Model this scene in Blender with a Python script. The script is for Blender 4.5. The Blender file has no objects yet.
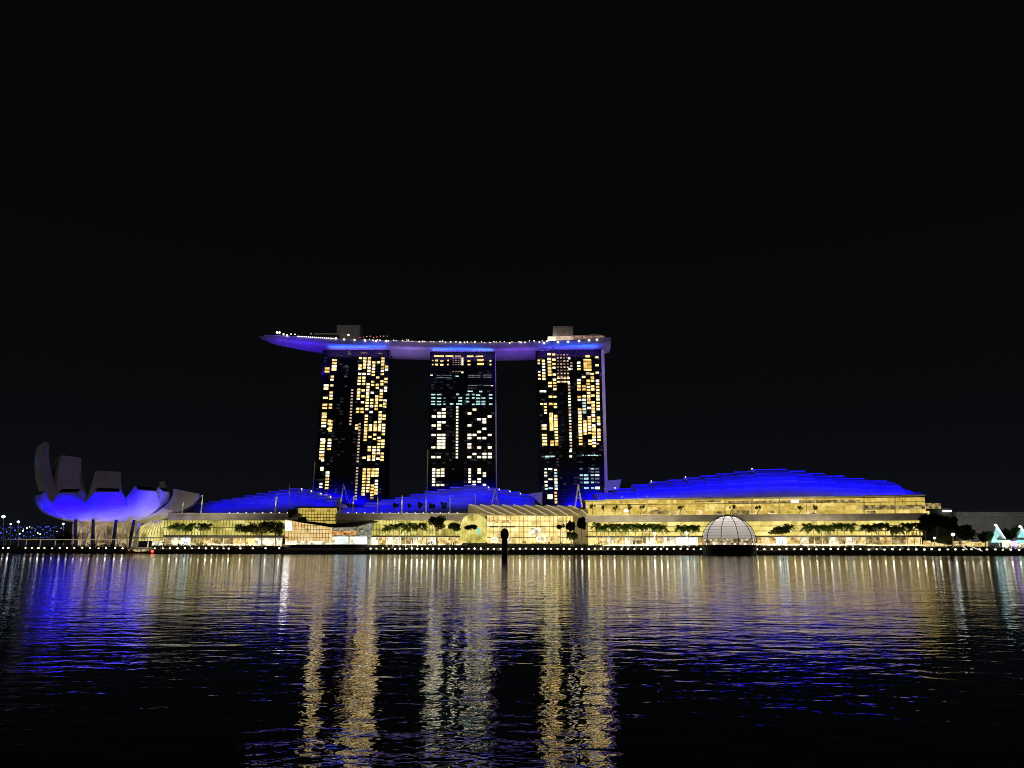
import bpy, math, random
from mathutils import Vector, Matrix, Euler
random.seed(7)
R = math.radians
S = bpy.context.scene
COL = S.collection

# ------------------------------------------------------------------ camera
FPX, HCAM, PITCH, ROLL = 760.0, 2.8, math.atan(166.0/760.0), R(0.10)
F_ = Vector((0, math.cos(PITCH), math.sin(PITCH)))
U0 = Vector((0, -math.sin(PITCH), math.cos(PITCH)))
R0 = Vector((1, 0, 0))
R_ = R0*math.cos(ROLL) + U0*math.sin(ROLL)
U_ = U0*math.cos(ROLL) - R0*math.sin(ROLL)
cd = bpy.data.cameras.new('camera'); cam = bpy.data.objects.new('camera', cd); COL.objects.link(cam)
cam.matrix_world = Matrix(((R_.x, U_.x, -F_.x, 0), (R_.y, U_.y, -F_.y, 0), (R_.z, U_.z, -F_.z, HCAM), (0, 0, 0, 1)))
cd.sensor_width = 36.0; cd.lens = FPX/1024*36.0; cd.clip_start = 0.5; cd.clip_end = 6000
S.camera = cam

# ------------------------------------------------------------------ world: night sky with a faint city glow at the horizon
W = bpy.data.worlds.new('World'); S.world = W; W.use_nodes = True
nt = W.node_tree; nt.nodes.clear()
tc = nt.nodes.new('ShaderNodeTexCoord'); sp = nt.nodes.new('ShaderNodeSeparateXYZ')
nt.links.new(tc.outputs['Generated'], sp.inputs[0])
rp = nt.nodes.new('ShaderNodeValToRGB'); nt.links.new(sp.outputs['Z'], rp.inputs[0])
e = rp.color_ramp.elements
e[0].position = 0.0; e[0].color = (0.0056, 0.0066, 0.0105, 1)
e[1].position = 0.5; e[1].color = (0.0016, 0.0020, 0.0020, 1)
m_ = e.new(0.17); m_.color = (0.0030, 0.0036, 0.0044, 1)
sky = nt.nodes.new('ShaderNodeTexSky'); sky.sky_type = 'NISHITA'; sky.sun_disc = False
sky.sun_elevation = R(-9); sky.sun_rotation = R(180)
sk = nt.nodes.new('ShaderNodeBackground'); sk.inputs['Strength'].default_value = 0.05
nt.links.new(sky.outputs[0], sk.inputs['Color'])
bg = nt.nodes.new('ShaderNodeBackground'); nt.links.new(rp.outputs[0], bg.inputs['Color']); bg.inputs['Strength'].default_value = 0.8
ad = nt.nodes.new('ShaderNodeAddShader'); nt.links.new(sk.outputs[0], ad.inputs[0]); nt.links.new(bg.outputs[0], ad.inputs[1])
ow = nt.nodes.new('ShaderNodeOutputWorld'); nt.links.new(ad.outputs[0], ow.inputs[0])

# the glow of the business district behind the camera: one very weak, wide sun
sl = bpy.data.lights.new('city_glow', 'SUN'); sl.energy = 0.085; sl.angle = R(20); sl.color = (1.0, 0.93, 0.85)
so = bpy.data.objects.new('city_glow', sl); COL.objects.link(so)
so.rotation_euler = Vector((0.25, 1.0, -0.9)).to_track_quat('-Z', 'Y').to_euler()

# ------------------------------------------------------------------ exposure and sampling
S.view_settings.view_transform = 'Standard'; S.view_settings.look = 'None'
S.view_settings.exposure = 0.0; S.view_settings.gamma = 1.0; S.view_settings.use_curve_mapping = False
S.render.engine = 'CYCLES'
cy = S.cycles
cy.use_denoising = True
try: cy.denoiser = 'OPENIMAGEDENOISE'
except Exception: pass
cy.max_bounces = 6; cy.diffuse_bounces = 2; cy.glossy_bounces = 3; cy.transmission_bounces = 4; cy.transparent_max_bounces = 8
cy.sample_clamp_indirect = 3.0; cy.caustics_reflective = False; cy.caustics_refractive = False
cy.use_light_tree = True
cy.pixel_filter_type = 'BLACKMAN_HARRIS'; cy.filter_width = 0.95

# ------------------------------------------------------------------ pixel helpers: where a sight line meets a given distance
def ray(u, v): return F_ + R_*((u-512)/FPX) + U_*((384-v)/FPX)
def P(u, v, Y):
    d = ray(u, v); t = Y/d.y
    return Vector((d.x*t, Y, HCAM+d.z*t))
def X(u, Y, v=540): return P(u, v, Y).x
def Z(v, Y, u=512): return P(u, v, Y).z
def lerp(a, b, t): return a+(b-a)*t
def interp(tab, x):
    if x <= tab[0][0]: return tab[0][1]
    for (x0, y0), (x1, y1) in zip(tab, tab[1:]):
        if x <= x1: return lerp(y0, y1, (x-x0)/(x1-x0))
    return tab[-1][1]
SH = ((-420, 564), (360, 472))                      # the shoreline
def shore(x): return SH[0][1] + (SH[1][1]-SH[0][1])*(x-SH[0][0])/(SH[1][0]-SH[0][0])
def on_shore(u, off):                                # point on the ground OFF metres behind the quay edge
    Y = 520
    for _ in range(6): Y = shore(X(u, Y, 546))+off
    return Vector((X(u, Y, 546), Y, 0))
LAND, DECK = 4.2, 2.2

# ------------------------------------------------------------------ materials
def new_mat(name):
    m = bpy.data.materials.new(name); m.use_nodes = True
    n = m.node_tree.nodes; n.clear()
    o = n.new('ShaderNodeOutputMaterial')
    return m, n, m.node_tree.links, o
def mat(name, col, rough=0.6, metal=0.0, var=0.25, scale=0.6, emit=None, estr=0.0, spec=0.5):
    m, n, l, o = new_mat(name)
    b = n.new('ShaderNodeBsdfPrincipled'); l.new(b.outputs[0], o.inputs[0])
    b.inputs['Roughness'].default_value = rough; b.inputs['Metallic'].default_value = metal
    b.inputs['Specular IOR Level'].default_value = spec
    tx = n.new('ShaderNodeTexCoord'); ns = n.new('ShaderNodeTexNoise'); ns.inputs['Scale'].default_value = scale; ns.inputs['Detail'].default_value = 4
    l.new(tx.outputs['Object'], ns.inputs['Vector'])
    r = n.new('ShaderNodeValToRGB'); l.new(ns.outputs[0], r.inputs[0])
    r.color_ramp.elements[0].position = .3; r.color_ramp.elements[1].position = .7
    r.color_ramp.elements[0].color = tuple(c*(1-var) for c in col)+(1,)
    r.color_ramp.elements[1].color = tuple(min(1, c*(1+var)) for c in col)+(1,)
    l.new(r.outputs[0], b.inputs['Base Color'])
    if emit:
        b.inputs['Emission Color'].default_value = emit+(1,); b.inputs['Emission Strength'].default_value = estr
        m.cycles.emission_sampling = 'NONE'
    return m
def glow(name, col, strength):                       # lamps and lit signs
    m, n, l, o = new_mat(name)
    em = n.new('ShaderNodeEmission'); em.inputs[0].default_value = col+(1,); em.inputs[1].default_value = strength
    l.new(em.outputs[0], o.inputs[0]); m.cycles.emission_sampling = 'NONE'
    return m
def interior(name, cols, strength, cell=(4, 3), ns_scale=0.3, mix=0.5, detail=4):
    """glazing with a lit room behind it: panes of differing brightness over a broken pattern of furniture and fittings"""
    m, n, l, o = new_mat(name)
    g = n.new('ShaderNodeNewGeometry'); s = n.new('ShaderNodeSeparateXYZ'); l.new(g.outputs['Position'], s.inputs[0])
    def fl(sock, c):
        d = n.new('ShaderNodeMath'); d.operation = 'DIVIDE'; l.new(sock, d.inputs[0]); d.inputs[1].default_value = c
        f = n.new('ShaderNodeMath'); f.operation = 'FLOOR'; l.new(d.outputs[0], f.inputs[0]); return f.outputs[0]
    cb = n.new('ShaderNodeCombineXYZ'); l.new(fl(s.outputs['X'], cell[0]), cb.inputs[0]); l.new(fl(s.outputs['Z'], cell[1]), cb.inputs[1])
    wn = n.new('ShaderNodeTexWhiteNoise'); wn.noise_dimensions = '3D'; l.new(cb.outputs[0], wn.inputs['Vector'])
    no = n.new('ShaderNodeTexNoise'); no.inputs['Scale'].default_value = ns_scale; no.inputs['Detail'].default_value = detail
    l.new(g.outputs['Position'], no.inputs['Vector'])
    st = n.new('ShaderNodeMapRange'); st.inputs[1].default_value = .28; st.inputs[2].default_value = .72; l.new(no.outputs[0], st.inputs[0])
    mx = n.new('ShaderNodeMix'); mx.inputs[0].default_value = mix; l.new(st.outputs[0], mx.inputs[2]); l.new(wn.outputs['Value'], mx.inputs[3])
    r = n.new('ShaderNodeValToRGB'); l.new(mx.outputs[0], r.inputs[0])
    el = r.color_ramp.elements
    while len(el) < len(cols): el.new(.5)
    for i, c in enumerate(cols): el[i].position = 0.08+0.8*i/(len(cols)-1); el[i].color = c+(1,)
    em = n.new('ShaderNodeEmission'); l.new(r.outputs[0], em.inputs[0]); em.inputs[1].default_value = strength
    gl = n.new('ShaderNodeBsdfGlossy'); gl.inputs['Roughness'].default_value = .05; gl.inputs['Color'].default_value = (.04, .04, .04, 1)
    a = n.new('ShaderNodeAddShader'); l.new(em.outputs[0], a.inputs[0]); l.new(gl.outputs[0], a.inputs[1])
    l.new(a.outputs[0], o.inputs[0]); m.cycles.emission_sampling = 'NONE'
    return m
def leaf_mat(name, a, b):
    m, n, l, o = new_mat(name)
    g = n.new('ShaderNodeNewGeometry'); r = n.new('ShaderNodeValToRGB'); l.new(g.outputs['Random Per Island'], r.inputs[0])
    r.color_ramp.elements[0].color = a+(1,); r.color_ramp.elements[1].color = b+(1,)
    d = n.new('ShaderNodeBsdfDiffuse'); t = n.new('ShaderNodeBsdfTranslucent'); l.new(r.outputs[0], d.inputs[0]); l.new(r.outputs[0], t.inputs[0])
    x = n.new('ShaderNodeMixShader'); x.inputs[0].default_value = .35; l.new(d.outputs[0], x.inputs[1]); l.new(t.outputs[0], x.inputs[2])
    l.new(x.outputs[0], o.inputs[0]); return m

M = {}
M['concrete'] = mat('concrete', (.34, .32, .31), .8)
M['slab'] = mat('slab_paint', (.36, .33, .34), .7, scale=.15)
M['dark'] = mat('dark_metal', (.03, .03, .032), .5)
M['black'] = mat('black_hull', (.012, .012, .014), .5)
M['bronze'] = mat('bronze_frame', (.11, .085, .05), .5, .3)
M['mast'] = mat('white_steel', (.75, .74, .70), .45)
M['white'] = mat('white_panel', (.72, .70, .68), .5, scale=.2, var=.12)
M['petal'] = mat('white_shell', (.70, .68, .66), .45, scale=.12, var=.10)
M['skylight'] = mat('dark_skylight_glass', (.006, .006, .008), .25)
M['hull'] = mat('pale_hull_panel', (.60, .60, .62), .45, .15, scale=.1, var=.12)
M['roof'] = mat('grey_roof_panel', (.19, .20, .25), .5, scale=.12, var=.15)
M['cresthighlight'] = mat('painted_crest_light', (.40, .40, .46), .4)
M['glass'] = mat('dark_tower_glass', (.012, .013, .022), .18, 0, scale=.05, var=.4)
M['core'] = mat('grey_cladding', (.62, .62, .66), .7, scale=.3)
M['paving'] = mat('stone_paving', (.24, .22, .20), .7, scale=.4)
M['timber'] = mat('boardwalk_timber', (.14, .10, .07), .7, scale=1.5)
M['seawall'] = mat('seawall_stone', (.045, .045, .042), .8, scale=.5)
M['trunk'] = mat('palm_trunk', (.20, .17, .12), .9, scale=2)
M['bark'] = mat('bark', (.10, .08, .055), .9, scale=2)
M['red'] = mat('red_paint', (.5, .03, .025), .5)
M['darkb'] = mat('dark_cladding', (.035, .036, .038), .8, scale=.2)
M['palm'] = leaf_mat('palm_leaf', (.05, .11, .015), (.13, .22, .035))
M['leaf'] = leaf_mat('broad_leaf', (.025, .04, .012), (.09, .11, .035))
M['leafdark'] = leaf_mat('dark_leaf', (.008, .013, .006), (.03, .04, .016))
M['w0'] = interior('window_warm', [(.55, .33, .09), (1.5, 1.02, .36), (2.1, 1.6, .75)], 1.1, (4.1, 3.0), .9, .62)
M['w1'] = interior('window_gold', [(.40, .21, .04), (1.35, .82, .22), (1.9, 1.3, .48)], 1.1, (4.1, 3.0), .9, .62)
M['w2'] = interior('window_pale', [(.8, .62, .34), (1.6, 1.4, .95), (2.0, 1.9, 1.5)], 1.15, (4.1, 3.0), .9, .62)
M['wf'] = interior('window_faint', [(.004, .005, .009), (.010, .012, .020), (.035, .036, .036)], 1.0, (4.1, 3.0), .9, .7)
M['w3'] = interior('window_lilac', [(.36, .22, .16), (.62, .44, .34), (.8, .66, .5)], 1.0, (2, 1.4), .9, .5)
M['wc'] = interior('window_cool', [(.20, .42, .42), (.45, .78, .76), (.8, 1, .98)], 1.0, (2, 1.4), .9, .5)
M['wd'] = interior('window_dim', [(.03, .045, .05), (.09, .12, .12), (.2, .24, .23)], 1.0, (2, 1.4), .9, .5)
M['wr'] = interior('window_dim_red', [(.09, .04, .03), (.28, .15, .12), (.45, .30, .24)], 1.0, (1.5, 1.2), .9, .6)
M['lamp'] = glow('lamp_white', (1, .92, .72), 4.0); M['lamp'].cycles.emission_sampling = 'AUTO'
M['lampdim'] = glow('lamp_white_dim', (1, .9, .66), 2.0); M['lampstrong'] = glow('lamp_white_strong', (1, .94, .78), 6.0)
M['lampcool'] = glow('lamp_cool', (.75, .95, 1), 5.0)
M['lampred'] = glow('lamp_red', (1, .12, .10), 2.2)
M['lampblue'] = glow('lamp_blue', (.08, .12, 1), 2.2)
M['sign'] = glow('lit_sign', (1, .97, .9), 5.0)
M['cream'] = glow('cream_light', (1, .80, .42), 1.0)
M['fac_left'] = interior('mall_glass_left', [(.10, .085, .02), (.46, .40, .075), (.74, .65, .24)], 1.22, (5, 6), .12, .35)
M['fac_mid'] = interior('mall_glass_mid', [(.14, .12, .03), (.58, .50, .10), (.95, .83, .34)], 1.22, (5, 5), .14, .35)
M['fac_hall'] = interior('hall_glass', [(.45, .33, .12), (.92, .70, .23), (1.15, .98, .52)], 1.22, (5, 4), .16, .35)
M['fac_low'] = interior('mall_glass_low', [(.38, .31, .08), (.74, .60, .15), (1.0, .83, .33)], 1.22, (4.4, 4), .25, .6)
M['fac_top'] = interior('terrace_glass', [(.40, .25, .05), (.62, .43, .085), (.80, .57, .13), (1.05, .82, .30)], 1.0, (7, 3.2), .5, .5, 6)
M['fac_gold'] = interior('gold_glass', [(.30, .20, .03), (.62, .45, .08), (.80, .62, .16)], 1.0, (3, 2.5), .3, .5)
M['fac_crys'] = interior('crystal_glass', [(.50, .30, .09), (.90, .60, .22), (1, .80, .42)], 1.0, (3, 3), .25, .45)
M['shop_warm'] = interior('shop_warm', [(.12, .06, .015), (.75, .52, .16), (1.2, .95, .5)], 1.0, (2.5, 2), .5, .5)
M['shop_white'] = interior('shop_white', [(.25, .2, .1), (.95, .86, .6), (1.5, 1.45, 1.2)], 1.0, (2.5, 2.5), .6, .5)
M['shop_cool'] = interior('shop_cool', [(.35, .42, .42), (.85, 1, 1), (1.3, 1.5, 1.5)], 1.5, (3, 3), .4, .4)
M['shop_orange'] = interior('shop_orange', [(.16, .04, .01), (.62, .24, .05), (1, .6, .2)], 1.0, (2.5, 3), .6, .5)
M['shop_dim'] = interior('shop_dim', [(.02, .016, .006), (.25, .18, .06), (.7, .55, .24)], 1.0, (2.5, 2), .5, .5)
M['hallroof'] = mat('hall_roof_glazing', (.30, .26, .17), .35, emit=(.50, .38, .13), estr=.22)  # hall light through the glass is put in as weak emission
M['cyan'] = mat('cyan_lit_fabric', (.75, .80, .80), .6)

# ------------------------------------------------------------------ mesh builder
class MB:
    def __init__(s): s.v = []; s.f = []; s.mi = []; s.sm = False
    def add(s, vs, fs, mi=0):
        b = len(s.v); s.v += [tuple(x) for x in vs]
        for f in fs: s.f.append([b+i for i in f]); s.mi.append(mi)
        return s
    def hexa(s, fr, bk, mi=0):                        # front quad, back quad (same winding)
        return s.add(list(fr)+list(bk), [(0, 1, 2, 3), (7, 6, 5, 4), (0, 4, 5, 1), (1, 5, 6, 2), (2, 6, 7, 3), (3, 7, 4, 0)], mi)
    def box(s, x0, x1, y0, y1, z0, z1, mi=0):
        return s.hexa([(x0, y0, z0), (x1, y0, z0), (x1, y0, z1), (x0, y0, z1)], [(x0, y1, z0), (x1, y1, z0), (x1, y1, z1), (x0, y1, z1)], mi)
    def slab(s, u0, u1, v0, v1, Yf, d, off=0, mi=0):   # upright block seen between columns u0..u1 and rows v0..v1, its front at Yf
        vm = (v0+v1)/2
        Y0, Y1 = Yf(u0)+off, Yf(u1)+off
        x0, x1 = X(u0, Y0, vm), X(u1, Y1, vm)
        zb0, zb1, zt0, zt1 = Z(v1, Y0, u0), Z(v1, Y1, u1), Z(v0, Y0, u0), Z(v0, Y1, u1)
        zb, zt = (zb0+zb1)/2, (zt0+zt1)/2
        if abs(Y0-Y1) < 1: pass
        return s.hexa([(x0, Y0, zb), (x1, Y1, zb), (x1, Y1, zt), (x0, Y0, zt)], [(x0, Y0+d, zb), (x1, Y1+d, zb), (x1, Y1+d, zt), (x0, Y0+d, zt)], mi)
    def tube(s, p, q, r0, r1=None, n=6, mi=0):
        p, q = Vector(p), Vector(q); r1 = r0 if r1 is None else r1
        d = (q-p).normalized(); a = d.orthogonal().normalized(); b = d.cross(a)
        vs = []
        for c, r in ((p, r0), (q, r1)):
            vs += [c+(a*math.cos(2*math.pi*i/n)+b*math.sin(2*math.pi*i/n))*r for i in range(n)]
        fs = [(i, (i+1) % n, n+(i+1) % n, n+i) for i in range(n)] + [tuple(range(n-1, -1, -1)), tuple(range(n, 2*n))]
        return s.add(vs, fs, mi)
    def path(s, pts, r, n=5, mi=0):
        for a, b in zip(pts, pts[1:]): s.tube(a, b, r, r, n, mi)
        return s
    def ball(s, c, rx, ry=None, rz=None, n=8, m=5, mi=0):
        ry = ry or rx; rz = rz or rx; c = Vector(c); vs = [c+Vector((0, 0, -rz))]
        for j in range(1, m):
            t = -math.pi/2+math.pi*j/m
            vs += [c+Vector((rx*math.cos(t)*math.cos(2*math.pi*i/n), ry*math.cos(t)*math.sin(2*math.pi*i/n), rz*math.sin(t))) for i in range(n)]
        vs.append(c+Vector((0, 0, rz))); fs = []
        for i in range(n):
            fs.append((0, 1+(i+1) % n, 1+i)); fs.append((len(vs)-1, 1+(m-2)*n+i, 1+(m-2)*n+(i+1) % n))
        for j in range(m-2):
            for i in range(n):
                a = 1+j*n; fs.append((a+i, a+(i+1) % n, a+n+(i+1) % n, a+n+i))
        return s.add(vs, fs, mi)
    def lathe(s, c, prof, n=24, mi=0, a0=0, a1=2*math.pi):
        c = Vector(c); k = len(prof); full = abs(a1-a0-2*math.pi) < 1e-6; cols = n if full else n+1
        vs = [c+Vector((r*math.cos(a0+(a1-a0)*i/n), r*math.sin(a0+(a1-a0)*i/n), z)) for i in range(cols) for r, z in prof]
        fs = [(i*k+j, ((i+1) % cols)*k+j, ((i+1) % cols)*k+j+1, i*k+j+1) for i in range(n) for j in range(k-1)]
        return s.add(vs, fs, mi)
    def loft(s, loops, mi=0, cap=True, closed=True):
        n = len(loops[0]); vs = [p for l in loops for p in l]; fs = []
        for j in range(len(loops)-1):
            for i in range(n if closed else n-1): fs.append((j*n+i, j*n+(i+1) % n, (j+1)*n+(i+1) % n, (j+1)*n+i))
        if cap: fs += [tuple(range(n-1, -1, -1)), tuple(range((len(loops)-1)*n, len(loops)*n))]
        return s.add(vs, fs, mi)
    def build(s, name, mats, parent=None, smooth=False, origin=None):
        me = bpy.data.meshes.new(name)
        o_ = Vector(origin) if origin is not None else Vector((0, 0, 0))
        me.from_pydata([tuple(Vector(p)-o_) for p in s.v], [], s.f); me.validate()
        if not isinstance(mats, (list, tuple)): mats = [mats]
        for m in mats: me.materials.append(m)
        if len(me.polygons) == len(s.mi):
            me.polygons.foreach_set('material_index', s.mi)
        if smooth: me.polygons.foreach_set('use_smooth', [True]*len(me.polygons))
        import bmesh
        if not getattr(s, 'raw', False):
            bm = bmesh.new(); bm.from_mesh(me); bmesh.ops.recalc_face_normals(bm, faces=bm.faces); bm.to_mesh(me); bm.free()
        o = bpy.data.objects.new(name, me); COL.objects.link(o)
        o.location = o_
        if parent is not None:
            o.parent = parent; o.location = o_-parent_loc(parent)
        return o
def parent_loc(p):
    l = Vector(p.location)
    while p.parent is not None: p = p.parent; l += Vector(p.location)
    return l
def tag(o, label=None, cat=None, group=None, kind=None):
    if label: o['label'] = label
    if cat: o['category'] = cat
    if group: o['group'] = group
    if kind: o['kind'] = kind
    return o
def thing(name, loc, label, cat, group=None):
    o = bpy.data.objects.new(name, None); o.empty_display_size = 1; COL.objects.link(o); o.location = loc
    return tag(o, label, cat, group)
def copy_tree(o, parent=None):
    c = o.copy(); COL.objects.link(c)
    if parent is not None: c.parent = parent
    for ch in list(o.children): copy_tree(ch, c)
    return c
def area(name, loc, target, sx, sy, power, col, spread=None):
    L = bpy.data.lights.new(name, 'AREA'); L.shape = 'RECTANGLE'; L.size = sx; L.size_y = sy; L.energy = power; L.color = col
    if spread: L.spread = spread
    o = bpy.data.objects.new(name, L); COL.objects.link(o); o.location = loc
    d = (Vector(target)-Vector(loc)).normalized()
    zx = -d; xx = Vector((1, 0, 0)); xx = (xx-zx*xx.dot(zx)).normalized(); yx = zx.cross(xx)
    o.rotation_euler = Matrix((xx, yx, zx)).transposed().to_euler(); return o
def spot(name, loc, target, power, col, ang=60, blend=.5, r=.3):
    L = bpy.data.lights.new(name, 'SPOT'); L.energy = power; L.color = col; L.spot_size = R(ang); L.spot_blend = blend; L.shadow_soft_size = r
    o = bpy.data.objects.new(name, L); COL.objects.link(o); o.location = loc
    o.rotation_euler = (Vector(target)-Vector(loc)).to_track_quat('-Z', 'Y').to_euler(); return o
def point(name, loc, power, col, r=.5):
    L = bpy.data.lights.new(name, 'POINT'); L.energy = power; L.color = col; L.shadow_soft_size = r
    o = bpy.data.objects.new(name, L); COL.objects.link(o); o.location = loc; return o
BLUE = (.002, .0, 1.0); PURPLE = (.40, .20, 1.0); WARM = (1.0, .80, .48)

# ================================================================== THE SETTING
# water: one sheet; the ripples are slopes of a height field, taken at a fixed fine step so that they do not fade with distance
def water_material():
    g = bpy.data.node_groups.new('ripple_height', 'ShaderNodeTree')
    g.interface.new_socket(name='Vector', in_out='INPUT', socket_type='NodeSocketVector')
    g.interface.new_socket(name='Height', in_out='OUTPUT', socket_type='NodeSocketFloat')
    gi = g.nodes.new('NodeGroupInput'); go = g.nodes.new('NodeGroupOutput'); prev = None
    for (sx, sy, sc, det, amp) in WAVES:
        mp = g.nodes.new('ShaderNodeMapping'); mp.inputs['Scale'].default_value = (sx, sy, 1); mp.inputs['Rotation'].default_value = (0, 0, R(6))
        g.links.new(gi.outputs[0], mp.inputs['Vector'])
        nz = g.nodes.new('ShaderNodeTexNoise'); nz.noise_dimensions = '2D'; nz.inputs['Scale'].default_value = sc; nz.inputs['Detail'].default_value = det; nz.inputs['Roughness'].default_value = .45
        nz.inputs['Distortion'].default_value = .3
        g.links.new(mp.outputs[0], nz.inputs['Vector'])
        mu = g.nodes.new('ShaderNodeMath'); mu.operation = 'MULTIPLY'; mu.inputs[1].default_value = amp; g.links.new(nz.outputs[0], mu.inputs[0])
        if prev is None: prev = mu
        else:
            a = g.nodes.new('ShaderNodeMath'); a.operation = 'ADD'; g.links.new(prev.outputs[0], a.inputs[0]); g.links.new(mu.outputs[0], a.inputs[1]); prev = a
    g.links.new(prev.outputs[0], go.inputs[0])
    m, n, l, o = new_mat('bay_water')
    ge = n.new('ShaderNodeNewGeometry'); EPS = .03; hs = []
    for off in ((0, 0, 0), (EPS, 0, 0), (0, EPS, 0)):
        va = n.new('ShaderNodeVectorMath'); va.operation = 'ADD'; va.inputs[1].default_value = off; l.new(ge.outputs['Position'], va.inputs[0])
        gr = n.new('ShaderNodeGroup'); gr.node_tree = g; l.new(va.outputs[0], gr.inputs[0]); hs.append(gr.outputs[0])
    def slope(h):
        s_ = n.new('ShaderNodeMath'); s_.operation = 'SUBTRACT'; l.new(hs[0], s_.inputs[0]); l.new(h, s_.inputs[1])
        d = n.new('ShaderNodeMath'); d.operation = 'DIVIDE'; d.inputs[1].default_value = EPS; l.new(s_.outputs[0], d.inputs[0]); return d.outputs[0]
    cb = n.new('ShaderNodeCombineXYZ'); l.new(slope(hs[1]), cb.inputs[0]); l.new(slope(hs[2]), cb.inputs[1]); cb.inputs[2].default_value = 1
    nm = n.new('ShaderNodeVectorMath'); nm.operation = 'NORMALIZE'; l.new(cb.outputs[0], nm.inputs[0])
    b = n.new('ShaderNodeBsdfPrincipled'); b.inputs['Base Color'].default_value = (.0012, .0014, .002, 1); b.inputs['Roughness'].default_value = .03; b.inputs['IOR'].default_value = 1.52
    l.new(nm.outputs[0], b.inputs['Normal']); l.new(b.outputs[0], o.inputs[0]); return m
# x stretch, y stretch, scale, detail, height in metres
WAVES = ((.40, 1.0, .10, 1.0, .035), (.45, 1.0, .42, 1.0, .030), (.55, 1.0, 1.6, 1.5, .021), (.8, 1.0, 6.0, 1.0, .0042))
M['water'] = water_material()
w = MB().add([(-2500, -200, 0), (2500, -200, 0), (2500, 3000, 0), (-2500, 3000, 0)], [(0, 1, 2, 3)]).build('water', M['water']); tag(w, 'dark rippled bay water full of coloured reflections', 'water', kind='structure')
x0, x1 = -1500, 1500
g = MB().hexa([(x0, shore(x0)+16, -3), (x1, shore(x1)+16, -3), (x1, shore(x1)+16, LAND), (x0, shore(x0)+16, LAND)], [(x0, 2900, -3), (x1, 2900, -3), (x1, 2900, LAND), (x0, 2900, LAND)]).build('ground', M['paving']); tag(g, 'paved land behind the quay', 'ground', kind='structure')
g = MB().hexa([(x0, shore(x0), -3), (x1, shore(x1), -3), (x1, shore(x1), DECK), (x0, shore(x0), DECK)], [(x0, shore(x0)+15.95, -3), (x1, shore(x1)+15.95, -3), (x1, shore(x1)+15.95, DECK), (x0, shore(x0)+15.95, DECK)])
g = g.build('promenade', M['timber']); tag(g, 'low boardwalk along the water', 'promenade', kind='structure')
mb = MB()                                             # dark stone face and coping
mb.hexa([(x0, shore(x0)-.5, -3), (x1, shore(x1)-.5, -3), (x1, shore(x1)-.5, DECK+.12), (x0, shore(x0)-.5, DECK+.12)], [(x0, shore(x0)-.01, -3), (x1, shore(x1)-.01, -3), (x1, shore(x1)-.01, DECK+.12), (x0, shore(x0)-.01, DECK+.12)])
tag(mb.build('quay_wall', M['seawall']), 'long dark stone quay wall along the whole waterline', 'quay wall')

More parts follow.
